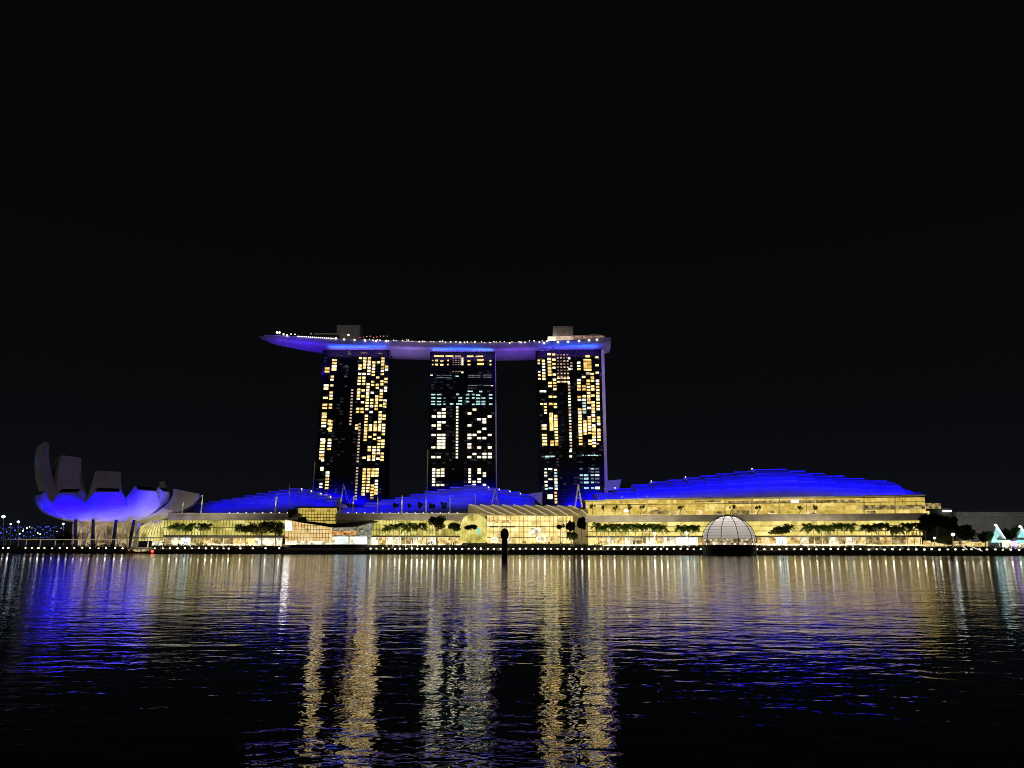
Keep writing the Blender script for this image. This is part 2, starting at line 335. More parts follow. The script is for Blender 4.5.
# ================================================================== THE HOTEL TOWERS
def row_list(v0, v1, pitch): 
    n = max(1, round((v1-v0)/pitch)); return [v0+pitch*(i+.5) for i in range(n)] if v1-v0 > pitch*.9 else [(v0+v1)/2]
WIN = {}
def win_mesh(k):
    if k not in WIN:
        o = MB().box(-.5, .5, -.5, .5, -.5, .5).build('window', M[k]); WIN[k] = o.data; bpy.data.objects.remove(o)
    return WIN[k]
def tower(name, label, Y, TL, TR, BL, BR, wins, depth_top, fin, fin_left):
    zt = P(TL[0], TL[1], Y).z
    def edge(A, B, v): return lerp(A[0], B[0], (v-A[1])/(B[1]-A[1]))
    def fac(a, v, y=Y): return P(lerp(edge(TL, BL, v), edge(TR, BR, v), a), v, y)
    vb = 549.5
    a, b, c, d = fac(0, vb), fac(1, vb), fac(1, TR[1]), fac(0, TL[1])
    root = thing(name, (a+b)/2+Vector((0, 12, 0)), label, 'hotel tower', 'three hotel towers under the roof deck')
    for p in (a, b): p.z = LAND
    t = 11.0
    back = [Vector((p.x, p.y+t, p.z)) for p in (a, b, c, d)]
    MB().hexa([a, b, c, d], back).build('facade', M['glass'], root)
    # the rear slab splays backwards in a curve towards the ground
    loops = []
    for i in range(9):
        s = i/8; sh = 3+34*(1-s)**2.2; L = a.lerp(d, s); Rr = b.lerp(c, s)
        loops.append([Vector((L.x, L.y+t+sh, L.z)), Vector((Rr.x, Rr.y+t+sh, Rr.z)), Vector((Rr.x, Rr.y+t+sh+11, Rr.z)), Vector((L.x, L.y+t+sh+11, L.z))])
    MB().loft(loops).build('rear_slab', M['glass'], root)
    # floor edges: thin ledges standing off the glass
    mb = MB(); v = TL[1]+6
    while v < 502:
        p, q = fac(0, v), fac(1, v); mb.hexa([p+Vector((0, -.25, -.15)), q+Vector((0, -.25, -.15)), q+Vector((0, -.25, .15)), p+Vector((0, -.25, .15))], [p+Vector((0, -.004, -.15)), q+Vector((0, -.004, -.15)), q+Vector((0, -.004, .15)), p+Vector((0, -.004, .15))]); v += 3.15
    mb.build('floor_ledge', M['dark'], root)
    if fin:
        wf, df = fin
        p, q = fac(1, 549), fac(1, TR[1]+.5)
        fr = [p+Vector((.02, -1.5, 0)), p+Vector((wf, .5, 0)), q+Vector((wf*1.0, .5, 0)), q+Vector((.02, -1.5, 0))]
        fr[0].z = fr[1].z = LAND
        MB().hexa(fr, [k+Vector((0, df-(1.9 if n_ in (1, 2) else 0), 0)) for n_, k in enumerate(fr)]).build('side_fin', M['white'], root)
    if fin_left:
        v0, v1 = fin_left
        p, q = fac(0, v1), fac(0, v0)
        mb = MB(); mb.tube(p+Vector((-.6, -1, 0)), q+Vector((-.3, -1, 0)), .45); mb.build('edge_rail', M['mast'], root)
    # lit windows
    cells = []
    for (acol, wid, hgt, kinds, spans) in wins:
        for sp in spans:
            v0, v1 = (sp, sp) if not isinstance(sp, tuple) else sp
            for vv in row_list(v0-1.55, v1+1.55, 3.12): cells.append((acol, vv, wid, hgt, random.choice(kinds)))
    for _ in range(150): cells.append((random.choice([.05, .09, .13, .18, .23, .28, .33, .38, .55, .6, .65, .7, .77, .84, .9, .96]), TL[1]+5+3.12*random.randint(0, 46), 3.2, 1.9, 'wf'))  # unlit windows scattered at random; faint glow added to lift the black glass
    cells.sort(key=lambda c: -c[2]*c[3]*(0.3 if c[4] in ('wd', 'wr') else .01 if c[4] == 'wf' else 1))
    stuff = {}
    for i, (ac, vv, wd, hg, k) in enumerate(cells):
        p = fac(ac, vv)+Vector((0, -.27, 0)); W_ = wd*.89; H_ = hg*.84*random.uniform(.88, 1.05)
        if i < 100:
            o = bpy.data.objects.new('window', win_mesh(k)); COL.objects.link(o); o.parent = root
            o.location = p-root.location; o.scale = (W_, .45, H_)
        else:
            stuff.setdefault(k, MB()).box(p.x-W_/2, p.x+W_/2, p.y-.22, p.y+.22, p.z-H_/2, p.z+H_/2)
    ks = sorted(stuff)
    if ks:
        mb = MB()
        for i, k in enumerate(ks): mb.add(stuff[k].v, stuff[k].f, i)
        o = mb.build('windows', [M[k] for k in ks], root); o['kind'] = 'stuff'
    return fac, root
def z2(l, o, s): return [tuple(o+y/s for y in x) if isinstance(x, tuple) else o+x/s for x in l]
w3 = ['w0', 'w0', 'w1', 'w2']
Aa = lambda l: z2(l, 340, 8.533)
Bb = lambda l: z2(l, 420, 8.533)
T1W = [
 (.083, 4.8, 2.3, w3, Aa([(243, 277), (388, 412), 494, (553, 575), (628, 740)])+Bb([(168, 330)])),
 (.185, 4.9, 2.4, w3, Aa([(172, 250)])),
 (.165, 3.4, 2.1, w3, Aa([(312, 330), 388, (448, 490), 552, 578, (688, 715), 760])),
 (.185, 3.6, 2.1, w3, Bb([(12, 85), (168, 250), (448, 580), 640])),
 (.10, 3.0, 2.1, ['w2'], [441, 460.4, 468, 470, 484, 487]),
 (.365, 3.2, 1.3, ['wd', 'wc'], [366, 376.5]),
 (.40, 2.6, 1.3, ['wd'], [352, 354]),
 (.475, 2.1, 1.8, ['w3'], [(390, 424)]),
 (.615, 2.1, 1.8, ['w3'], [(424, 460), (468, 499)]),
 (.572, 3.2, 2.3, w3, Aa([155, (218, 258), 290, (322, 368), (422, 503), (588, 608), (728, 748)])),
 (.638, 3.2, 2.3, w3, Aa([(157, 248), 290, (322, 388), 430, 480, 532, (588, 608)])),
 (.707, 3.2, 2.3, w3, Aa([(157, 288), (377, 578), (647, 755)])+Bb([(90, 168), (322, 335)])),
 (.775, 3.2, 2.3, w3, Aa([(192, 288), (357, 388), 450, (512, 558), 615, (727, 755)])+Bb([(60, 90), 145, (232, 250), (312, 335)])),
 (.845, 3.2, 2.3, w3, Aa([190, 320, (382, 418), (482, 578), (702, 755)])+Bb([(60, 90), 125, (162, 170), (232, 335)])),
 (.910, 3.2, 2.3, w3, Aa([(157, 288), (352, 373), (432, 503), 560, (617, 755)])+Bb([(60, 90), (152, 273), (330, 338)])),
 (.970, 3.2, 2.3, w3, Aa([(227, 258), (332, 348), (407, 428), (517, 583), (647, 668), (727, 755)])+Bb([(42, 118), (177, 223), (287, 338)])),
 (.720, 3.2, 2.3, ['w1', 'w0'], Bb([(422, 640)])), (.785, 3.2, 2.3, ['w1', 'w0'], Bb([(422, 608)])),
 (.848, 3.2, 2.3, ['w1', 'w0'], Bb([(422, 468), (560, 660)])), (.905, 3.2, 2.3, ['w0', 'w2'], Bb([(422, 480), (520, 615)])),
 (.62, 7, 1.0, ['wr'], [353]), (.86, 5, 1.0, ['wr'], [353.5]),
]
f1, t1 = tower('hotel_tower', 'left of the three towers, leaning, densely lit gold windows on its right half', 698, (323, 350), (389.5, 350), (313, 503), (382, 503), T1W, 0, None, (462, 492))
C5 = lambda l: [410+y/8.533 for y in l]
C4 = lambda l: [340+y/8.533 for y in l]
ww = ['w2']
T2W = [
 (.045, 1.6, 1.6, ['w0'], C4([175, 210])), (.105, 2.8, 1.9, ['w1', 'w0'], C4([175, 210])), (.185, 3.2, 1.9, ['w0', 'w1'], C4([180, 212])), (.28, 1.6, 1.6, ['w0'], C4([175, 210])),
 (.14, 10.5, 1.5, ['w1'], C4([138])), (.30, 8, 1.5, ['w1', 'w0'], C4([138])), (.43, 6.5, 1.4, ['w3'], C4([138])), (.62, 7, 1.7, ['w1'], C4([140])), (.76, 8, 1.7, ['w0'], C4([140])),
 (.50, 1.8, 2.6, ['w2'], C4([160, 182, 205])), (.60, 3.0, 1.6, ['w1'], C4([180, 210])), (.72, 7.0, 2.4, ['w1'], C4([172, 205])), (.93, 1.8, 1.6, ['w0'], C4([178, 210])),
 (.36, 1.5, 1.3, ['wr'], C4([155, 175, 192, 210, 270])), (.40, 1.5, 1.3, ['wr'], C4([155, 175, 192, 210, 270])), (.44, 1.5, 1.3, ['wr'], C4([155, 175, 192, 210, 270])), (.47, 1.5, 1.3, ['wr'], C4([155, 175, 192, 210, 268])),
 (.50, 2.0, 1.6, ['w2'], C4([277])), (.03, 2.8, 1.0, ['w2'], C4([300])), (.42, 3.4, 1.6, ['wc'], C4([310])),
 (.22, 16, .9, ['wd'], C4([302, 322])), (.68, 13, .9, ['wd'], C4([302, 318])), (.88, 9, .9, ['wd'], C4([300, 318, 388])), (.66, 10, .8, ['wd'], C4([388])), (.95, 2.5, 1.1, ['w2'], C4([390])),
 (.62, 5.5, 1.3, ['wc'], C4([438])), (.78, 3.2, 1.5, ['wc'], C4([440])),
 (.06, 4.4, 1.4, ['wc'], C4([466, 495, 525, 548])), (.15, 4.4, 1.4, ['wc'], C4([466, 497, 526, 550])), (.23, 3, 1.3, ['wc', 'wd'], C4([495, 525, 548])),
 (.34, 3.6, 1.6, ['wc'], C4([546])), (.43, 3.0, 1.7, ['wc'], C4([464, 546])), (.47, 4.0, 1.5, ['wc'], C4([494, 520, 547])),
 (.58, 3.5, 1.5, ['wc'], C4([466, 498, 526])), (.67, 3.2, 1.5, ['wc'], C4([466, 495, 550])), (.74, 4.4, 1.6, ['wc'], C4([470, 498, 526, 548])), (.82, 4.0, 1.5, ['wc'], C4([495, 526, 548])), (.93, 3.6, 1.5, ['wc'], C4([468, 497, 548])),
 (.425, 2.3, 2.0, ['w2'], [(407.5, 457)]),
 (.075, 4.2, 2.3, ww, C5([55, 132, 213, 320, 402])), (.155, 4.0, 2.4, ww, C5([27, 55, 105, 132, 160, 213, 240, 267, 293, 320, 402])), (.222, 3.9, 2.4, ww, C5([-4, 27, 55, 105, 213, 240, 267, 293, 320])),
 (.565, 3.9, 2.4, ww, C5([30, 132, 213, 240, 293, 320, 402])), (.635, 3.9, 2.4, ww, C5([-4, 213, 375])), (.70, 3.9, 2.4, ww, C5([80, 187, 240, 320, 402])), (.772, 3.9, 2.4, ww, C5([80, 105, 160, 240, 375, 402])), (.845, 3.9, 2.4, ww, C5([55, 213, 320, 402, 375])),
 (.085, 3, 2.3, ww, C5([508, 535, 562, 590, 613, 640])), (.15, 3.2, 2.3, ww, C5([512, 535, 562, 640])), (.215, 3.6, 2.4, ww, C5([508, 535, 562, 640])),
 (.57, 2.6, 2.3, ww, C5([508, 535, 562, 590, 613])), (.63, 3.2, 2.3, ww, C5([613, 640])), (.70, 3.6, 2.4, ww, C5([508, 535, 590, 613])), (.77, 3.3, 2.4, ww, C5([540, 562, 640])),
]
T2W = [((a*1.08 if hh > 2.2 and a > .5 else a), b, hh, k, s) for a, b, hh, k, s in T2W]
f2, t2 = tower('hotel_tower', 'middle of the three towers, with teal lit floors above pale windows', 704, (430, 352), (495, 352), (427.5, 503), (496, 503), T2W, 0, (.9, 3), (450, 492))
D6 = lambda l: z2(l, 335, 8.084)
D7 = lambda l: z2(l, 415, 8.084)
T3W = [
 (.045, 2.4, 1.9, w3, D6([205, 230, 298, 325, 355])), (.115, 3.2, 2.3, ['w2', 'w0'], D6([(208, 325), 355])), (.205, 3.7, 2.4, ['w1', 'w0'], D6([155, (195, 325), (388, 418), 500, (558, 570), (638, 755)])+D7([(8, 105), (215, 238)])),
 (.275, 3.4, 2.3, w3, D6([158, 200, 235, 265, 320, (362, 445), 500, (558, 595), (658, 755)])+D7([(8, 90), (137, 235)])),
 (.065, 3.0, 2.1, w3, D6([455, (558, 570)])), (.12, 2.8, 2.1, w3, D6([455, (558, 605), 630])), (.09, 5, 2.3, w3, D6([(732, 755)])+D7([(85, 110), (162, 235)])),
 (.335, 1.9, 1.6, ['wr', 'w3'], D6([(160, 330)])), (.385, 1.9, 1.6, ['wr', 'w3'], D6([(160, 330)])), (.435, 1.9, 1.6, ['wr', 'w3'], D6([(160, 330)])), (.485, 1.9, 1.6, ['wr', 'w3'], D6([(160, 330)])), (.51, 2.2, 2.4, ['w2'], D6([188, 275])),
 (.335, 2.9, 1.6, ['w0'], D6([350, 378])), (.385, 2.9, 1.6, ['w3'], D6([350, 378])), (.435, 2.9, 1.6, ['w0'], D6([350, 378])), (.49, 2.9, 1.6, ['w2'], D6([350, 378])),
 (.495, 2.3, 2.0, ['w2', 'w3'], [(383.5, 447.5)]), (.487, 2.6, 2.4, ['w2'], [451, 456.5]),
 (.54, 2.2, 2.0, ['w3', 'wr'], D6([(225, 280)])),
 (.61, 3.4, 2.2, ['w0', 'w2'], D6([(225, 280)])), (.605, 3.6, 2.3, w3, D6([(365, 440), (500, 520), (602, 755)])+D7([(8, 232)])),
 (.675, 3.5, 2.3, w3, D6([340, (415, 440), 495, (700, 755)])+D7([(50, 150)])), (.672, 3.6, 2.3, ['w2', 'wc'], D6([(525, 618)])),
 (.735, 8.0, 2.6, ['w1'], D6([(205, 285)])), (.74, 4.5, 2.5, ['w1', 'w3'], D6([172, 310])), (.74, 3.5, 2.3, w3, D6([(370, 535), 590, (670, 755)])+D7([(20, 150), (208, 232)])),
 (.80, 3.5, 2.3, w3, D6([315, (345, 360), (415, 440), 490, (545, 640), 695, (730, 755)])+D7([(8, 40), (100, 250)])),
 (.872, 3.3, 2.3, w3, D6([180, 245, 305, (370, 510), (550, 610), (670, 710), 765])+D7([(20, 65), (125, 195)])), (.85, 3, 1.6, ['w3'], D7([232])),
 (.06, 3.4, 1.4, ['wd'], [456.6]), (.115, 3.2, 1.8, ['wc'], [456.6]), (.165, 3.6, 1.7, ['wc'], [456.5]), (.215, 3, 1.5, ['wc'], [456.4]), (.59, 2, 1.1, ['wd'], [455.4]), (.63, 2, 1.1, ['wc'], [455.3]), (.68, 2.4, 1.0, ['wd'], [455.5]), (.72, 2.2, 1.2, ['wc'], [455.3]), (.76, 2, 1.1, ['wc'], [455.4]), (.80, 2.6, 1.2, ['wc'], [455.2]), (.84, 1.6, 1.2, ['wc'], [455.5]), (.88, 2.6, 1.0, ['wd'], [455.2]),
 (.09, 2.8, 1.8, ['w2', 'wc'], D7([437, 465, 490, 540, 570, 597])), (.16, 4.2, 1.8, ['wc', 'w2'], D7([437, 520, 592])), (.145, 5, 5.5, ['w2'], D7([660])), (.245, 3.0, 2.2, ['w2', 'wc'], D7([(445, 600)])), (.235, 2.6, 2.4, ['w0'], D7([(630, 700)])),
 (.60, 3.2, 1.7, ['wc', 'wd'], D7([435, 487, 515, 545])), (.67, 4.6, 2.0, ['wc'], D7([487, 515, 545, 590])), (.76, 3.2, 1.6, ['wc', 'wd'], D7([435, 460, 487, 515, 545, 590])), (.83, 4.4, 1.8, ['wc', 'wd', 'w2'], D7([435, 460, 487, 515, 545])), (.83, 4.8, 2.6, ['w2'], D7([590])),
]
T3W = [((a*1.07 if a > .58 else a), b, hh, k, s) for a, b, hh, k, s in T3W]
f3, t3 = tower('hotel_tower', 'right of the three towers, with a broad purple lit side fin', 692, (535.5, 351), (601, 349.3), (541, 503), (605, 503), T3W, 0, (3.0, 6), None)

# ================================================================== THE ROOF DECK ACROSS THE TOWERS
TOPV = [(260, 336.8), (280, 337.0), (300, 338.2), (325, 339.8), (360, 341.2), (390, 342.2), (440, 343.4), (500, 344.2), (545, 343.2), (580, 341.2), (603, 339.4), (611, 339.2)]
BOTV = [(260, 337.8), (266, 341), (275, 344), (300, 348.6), (325, 352.2), (360, 355), (390, 356.4), (440, 357.6), (500, 358.2), (545, 356.8), (580, 354.5), (603, 352.5), (611, 350.5)]
YC = [(260, 702), (325, 712), (390, 718), (460, 722), (520, 720), (611, 706)]
HW = [(260, .6), (266, 6), (275, 10), (300, 15), (330, 18), (580, 19), (603, 18), (611, 15)]
def deck_sect(u):
    yc, hw = interp(YC, u), interp(HW, u)
    p = P(u, interp(TOPV, u), yc-hw); zb = P(u, interp(BOTV, u), yc-hw*.35).z
    return p.x, yc, hw, p.z, min(zb, p.z-.5)
us = [260, 262, 264, 267, 271, 275, 281, 288, 295, 303, 312, 325, 340, 360, 380, 400, 420, 440, 460, 480, 500, 520, 540, 560, 580, 592, 603, 608, 611]
x_, y_, h_, z_, zb_ = deck_sect(450)
park = thing('roof_deck', (x_, y_, zb_), 'long boat shaped roof deck bridging all three towers, lit purple beneath', 'sky deck')
loops, dk = [], []
for u in us:
    x, yc, hw, zt, zb = deck_sect(u); l = []
    for k in range(13):
        a = math.pi*k/12
        l.append((x, yc-hw*math.cos(a), zt-(zt-zb)*math.sin(a)**.8))
    l += [(x, yc+hw, zt+.8), (x, yc-hw, zt+.8)]
    loops.append(l)
MB().loft(loops).build('hull', M['hull'], park)
mb = MB(); mb2 = MB()
for u0, u1 in zip(us[2:-1], us[3:]):
    a, b = deck_sect(u0), deck_sect(u1)
    mb.hexa([(a[0], a[1]-a[2]-.12, a[3]+.82), (b[0], b[1]-b[2]-.12, b[3]+.82), (b[0], b[1]-b[2]-.12, b[3]+1.9), (a[0], a[1]-a[2]-.12, a[3]+1.9)],
            [(a[0], a[1]-a[2]+.1, a[3]+.82), (b[0], b[1]-b[2]+.1, b[3]+.82), (b[0], b[1]-b[2]+.1, b[3]+1.9), (a[0], a[1]-a[2]+.1, a[3]+1.9)])
mb.build('parapet', M['core'], park)
# keel line along the underside of the cantilever
mb = MB(); pts = []
for u in us[1:13]:
    x, yc, hw, zt, zb = deck_sect(u); pts.append(Vector((x, yc-hw*.3, zb-.25)))
mb.path(pts, .32, 6); mb.build('keel_rail', M['mast'], park)
def deck_pt(u, back=4, up=.8):
    x, yc, hw, zt, zb = deck_sect(u); return Vector((x, yc-hw+back, zt+up))
def deck_block(u0, u1, v0, back, d, m, name, vbot=None):
    p, q = deck_pt(u0, back), deck_pt(u1, back)
    zt = P((u0+u1)/2, v0, p.y).z; zb = min(p.z, q.z)-.4 if vbot is None else P((u0+u1)/2, vbot, p.y).z
    x0_, x1_ = X(u0, p.y, v0), X(u1, p.y, v0)
    return MB().box(x0_, x1_, p.y, p.y+d, zb, zt).build(name, m, park)
deck_block(337, 360, 325.2, 12, 14, M['core'], 'plant_block')
deck_block(553, 573, 326.2, 12, 14, M['core'], 'plant_block')
deck_block(315, 338, 334.6, 8, 12, M['darkb'], 'pavilion'); 
deck_block(314, 338.5, 333.4, 7, 13, M['mast'], 'pavilion_roof', 334.3)
deck_block(548, 556, 336.6, 5, 6, M['w2'], 'pavilion', 340.4)
deck_block(556.2, 573, 336.0, 6, 6, M['w3'], 'pavilion', 340.2)
deck_block(573.2, 604, 335.6, 6, 8, M['wr'], 'pavilion', 339.0)
deck_block(605, 609.5, 338.2, 3, 6, M['w3'], 'pavilion')
mb = MB()
mb.path([P(590, 334.6, 703), P(601, 335.0, 703), P(606, 337.6, 702), P(610, 341, 701)], .35, 5); mb.build('end_canopy', M['mast'], park)
def lamp_part(p, r, m, par, name='deck_light'):
    return MB().ball(p, r, n=6, m=4).build(name, M[m], par)
def deck_light(u, v, r, m): return lamp_part(P(u, v, interp(YC, u)-interp(HW, u)-.5), r, m, park)
for u, v, r, m in [(277, 332.5, 1.0, 'lamp'), (279.5, 332.5, 1.0, 'lamp'), (283.5, 334, .8, 'lamp'), (287, 335.3, .9, 'lamp'), (291, 334, .5, 'lamp'), (295, 334.3, .5, 'lamp'), (311, 333.8, .5, 'cream'),
                   (335.8, 338.2, .95, 'lamp'), (348.5, 335, .9, 'lamp'), (344, 339.3, .7, 'lamp'), (354.5, 339.8, .7, 'lamp'), (365, 340.5, .7, 'lamp'), (376, 341, .7, 'lamp'), (386, 341.3, .7, 'lamp')]: deck_light(u, v, r, m)
for i in range(18): deck_light(298+i*2.05, 336.2+i*.12, .42, 'lamp')
for i in range(46):
    u = 364+i*4.15+random.uniform(-1.6, 1.6)
    if u < 548:
        x, yc, hw, zt, zb = deck_sect(u)
        lamp_part((x, yc-hw-.5, zt+random.uniform(.9, 2.6)), random.choice([.3, .4, .5, .62]), random.choice(['lamp', 'lamp', 'lampdim', 'cream']), park)
for u in (544, 558, 568, 579, 589, 597): deck_light(u, interp(TOPV, u)-.3, .75, 'lamp')
for i in range(9): deck_light(360+i*3.4, 336.5+random.uniform(-.6, .9), .45, random.choice(['lampred', 'cream', 'w3']))

# deck lighting: purple washers along the tower shoulders, blue ones on the tower tops
def hull_wash(u0, u1, power, col, dy=-16, dz=-20, aim=.1, sy=1.5, spread=None):
    n_ = deck_sect((u0+u1)/2); a, b = deck_sect(u0), deck_sect(u1)
    x = (a[0]+b[0])/2
    area('hull_washer', (x, n_[1]-n_[2]+dy, n_[4]+dz), (x, n_[1]-n_[2]*aim, n_[4]), abs(b[0]-a[0])*.92, sy, power, col, spread)
hull_wash(262, 284, 1300, (.26, .13, 1)); hull_wash(280, 319, 11500, (.075, .012, 1))
hull_wash(392, 424, 6000, (.42, .25, 1)); hull_wash(499, 531, 6800, (.24, .085, 1)); hull_wash(602, 611, 900, (.34, .18, 1))
for a_, b_, c_ in ((326, 389, (.36, .2, 1)), (430, 496, (.34, .18, 1)), (536, 602, (.27, .11, 1))): hull_wash(a_, b_, 2700, c_, -26, -3, 1.0, 1.0, R(28))
for u0, u1, Yt, vt_ in ((327, 388, 698, 350), (431, 494, 704, 352), (537, 600, 692, 350.2)):
    a, b = deck_sect(u0), deck_sect(u1); n_ = deck_sect((u0+u1)/2)
    bx, bz = (a[0]+b[0])/2, P((u0+u1)/2, vt_, Yt).z+.8
    area('blue_washer', (bx, Yt-.6, bz), (bx, Yt-1.2, bz+6), abs(b[0]-a[0])*.95, .5, 5200, (.010, .08, 1))
for f_, Yt, dx in ((f3, 692, 70), (f2, 704, 50)):
    for vv, pw in ((375, 90000), (425, 85000), (475, 50000)):
        p = f_(1, vv); spot('fin_washer', p+Vector((dx, 3, 12)), p+Vector((1, 1, 0)), pw*(1 if dx == 70 else .45), (.42, .27, 1), 75, .9, .5)

# ================================================================== THE LOTUS MUSEUM
YM = 622.0; sM = .80
cM = Vector((X(108, YM, 520), YM, LAND))
museum = thing('lotus_museum', cM, 'lotus shaped white museum, front petals lit deep blue', 'museum')
def zpx(v, Y=YM): return Z(v, Y, 108)
def petal(phi, rt, vt, wt, z0v=524.5, r0=9, thick=5, lipr=5, lipz=3.6, taper=1.25, power=1.0):
    ph = R(phi)-math.atan2(cM.x, YM); er = Vector((math.sin(ph), -math.cos(ph), 0)); et = Vector((math.cos(ph), math.sin(ph), 0))
    Yt = YM-rt*math.cos(ph); zt = Z(vt, Yt, 108)-lipz; z0 = zpx(z0v); loops = []; N = 14; last = None
    for i in range(N+1):
        s = i/N; a = s*math.pi/2
        r = r0+(rt-r0)*math.sin(a)**power; z = z0+(zt-z0)*(1-math.cos(a))
        wv = min(.64*r+1, wt+(zt-z)*taper)
        th = lerp(2.0, thick, s)
        ri, zi = r-th*math.cos(a*.4)-lipr*s**3*.3, z+lerp(2.5, lipz, s)
        o = [cM.xy.to_3d()+er*(r+bul)+et*(wv/2*k)+Vector((0, 0, z)) for k, bul in ((-1, -1.2), (-.5, -.2), (0, 0), (.5, -.2), (1, -1.2))]
        inn = [cM.xy.to_3d()+er*ri+et*(wv/2*k*.96)+Vector((0, 0, zi)) for k in (1, 0, -1)]
        loops.append(o+inn); last = (r, z, ri, zi, wv)
    pt = MB().loft(loops).build('petal', M['petal'], museum)
    r, z, ri, zi, wv = last; c0 = cM.xy.to_3d()
    def tp(k, s): return c0+er*(lerp(r-.7, ri, s))+et*(wv/2*k)+Vector((0, 0, lerp(z, zi, s)))
    nrm = (tp(1, .5)-tp(-1, .5)).cross(tp(0, .9)-tp(0, .1)).normalized()
    if nrm.dot(er) < 0: nrm = -nrm
    fr = [tp(-.86, .16)+nrm*.75, tp(.86, .16)+nrm*.75, tp(.86, .84)+nrm*.5, tp(-.86, .84)+nrm*.5]
    MB().hexa(fr, [q-nrm*.9 for q in fr]).build('skylight', M['skylight'], pt)
    return pt
petal(-3, 50, 487.5, 17.5); petal(-36, 50, 488.3, 17); petal(31, 49, 486.2, 16)
petal(-74, 53, 491, 14); petal(62, 46, 487.5, 12)
petal(80, 67, 489.5, 9, r0=12, thick=24, taper=1.7, lipr=3)
petal(-112, 61, 442.5, 8, thick=6, taper=.42); petal(-138, 57, 457, 19, thick=9, taper=.30); petal(-174, 46, 472, 20, thick=8, taper=.3); petal(138, 66, 482, 5, thick=7, taper=.5)
MB().lathe((cM.x, cM.y, 0), [(0.1, zpx(527)), (14, zpx(526)), (30, zpx(521)), (34, zpx(514)), (20, zpx(510)), (.1, zpx(508))], 28).build('bowl', M['petal'], museum, smooth=True)
zt = zpx(526)
MB().lathe((cM.x, cM.y, 0), [(23, LAND-.1), (23, zt+2)], 40).build('lobby_glass', interior('lobby_glass', [(.04, .03, .015), (.42, .29, .11), (.85, .66, .34)], .62, (3.5, 5), .25, .6), museum)
mb = MB()
for k in range(18):
    a = 2*math.pi*k/18
    for da in (-.16, .16): mb.tube((cM.x+23.6*math.cos(a), cM.y+23.6*math.sin(a), LAND), (cM.x+24.2*math.cos(a+da), cM.y+24.2*math.sin(a+da), zt+1.5), .5)
mb.build('lattice_column', M['white'], museum)
for ub, ut in ((76, 75.5), (93, 93), (113, 116), (129, 134)):
    MB().tube((X(ub, YM-34, 545), YM-34, LAND), (X(ut, YM-29, 522), YM-29, zpx(521.5)), 1.5, 1.1, 8).build('support_column', M['dark'], museum)
MB().tube((X(135, YM-20), YM-20, LAND), (X(139, YM-20, 525), YM-20, zpx(524)), 1.5, 1.5, 8).build('support_column', M['white'], museum)
for u, ut, vt_, pw in ((42, 54, 512, 260000), (66, 74, 509, 300000), (106, 108, 508, 300000), (148, 138, 508, 480000), (164, 149, 509, 200000)):
    q = on_shore(u, 4)+Vector((0, 0, 7)); t_ = Vector((X(ut, YM-38, 505), YM-38, zpx(vt_)))
    spot('museum_floodlight', q, t_, pw, (.008, 0, 1), 38 if u in (42, 164) else 50, 1.0, .5)
spot('museum_floodlight', on_shore(176, 3)+Vector((0, 0, 8)), (X(172, YM, 505), YM-8, zpx(504)), 60000, (.62, .50, 1), 40, .7, .5)  # lavender spot added to stand in for spill light on the right petal
for u in (88, 118): area('lobby_lamp', (X(u, YM-29, 530), YM-29, zpx(535)), (X(u, YM-29, 530), YM-30, zpx(520)), 22, 1, 700, (1, .80, .72))

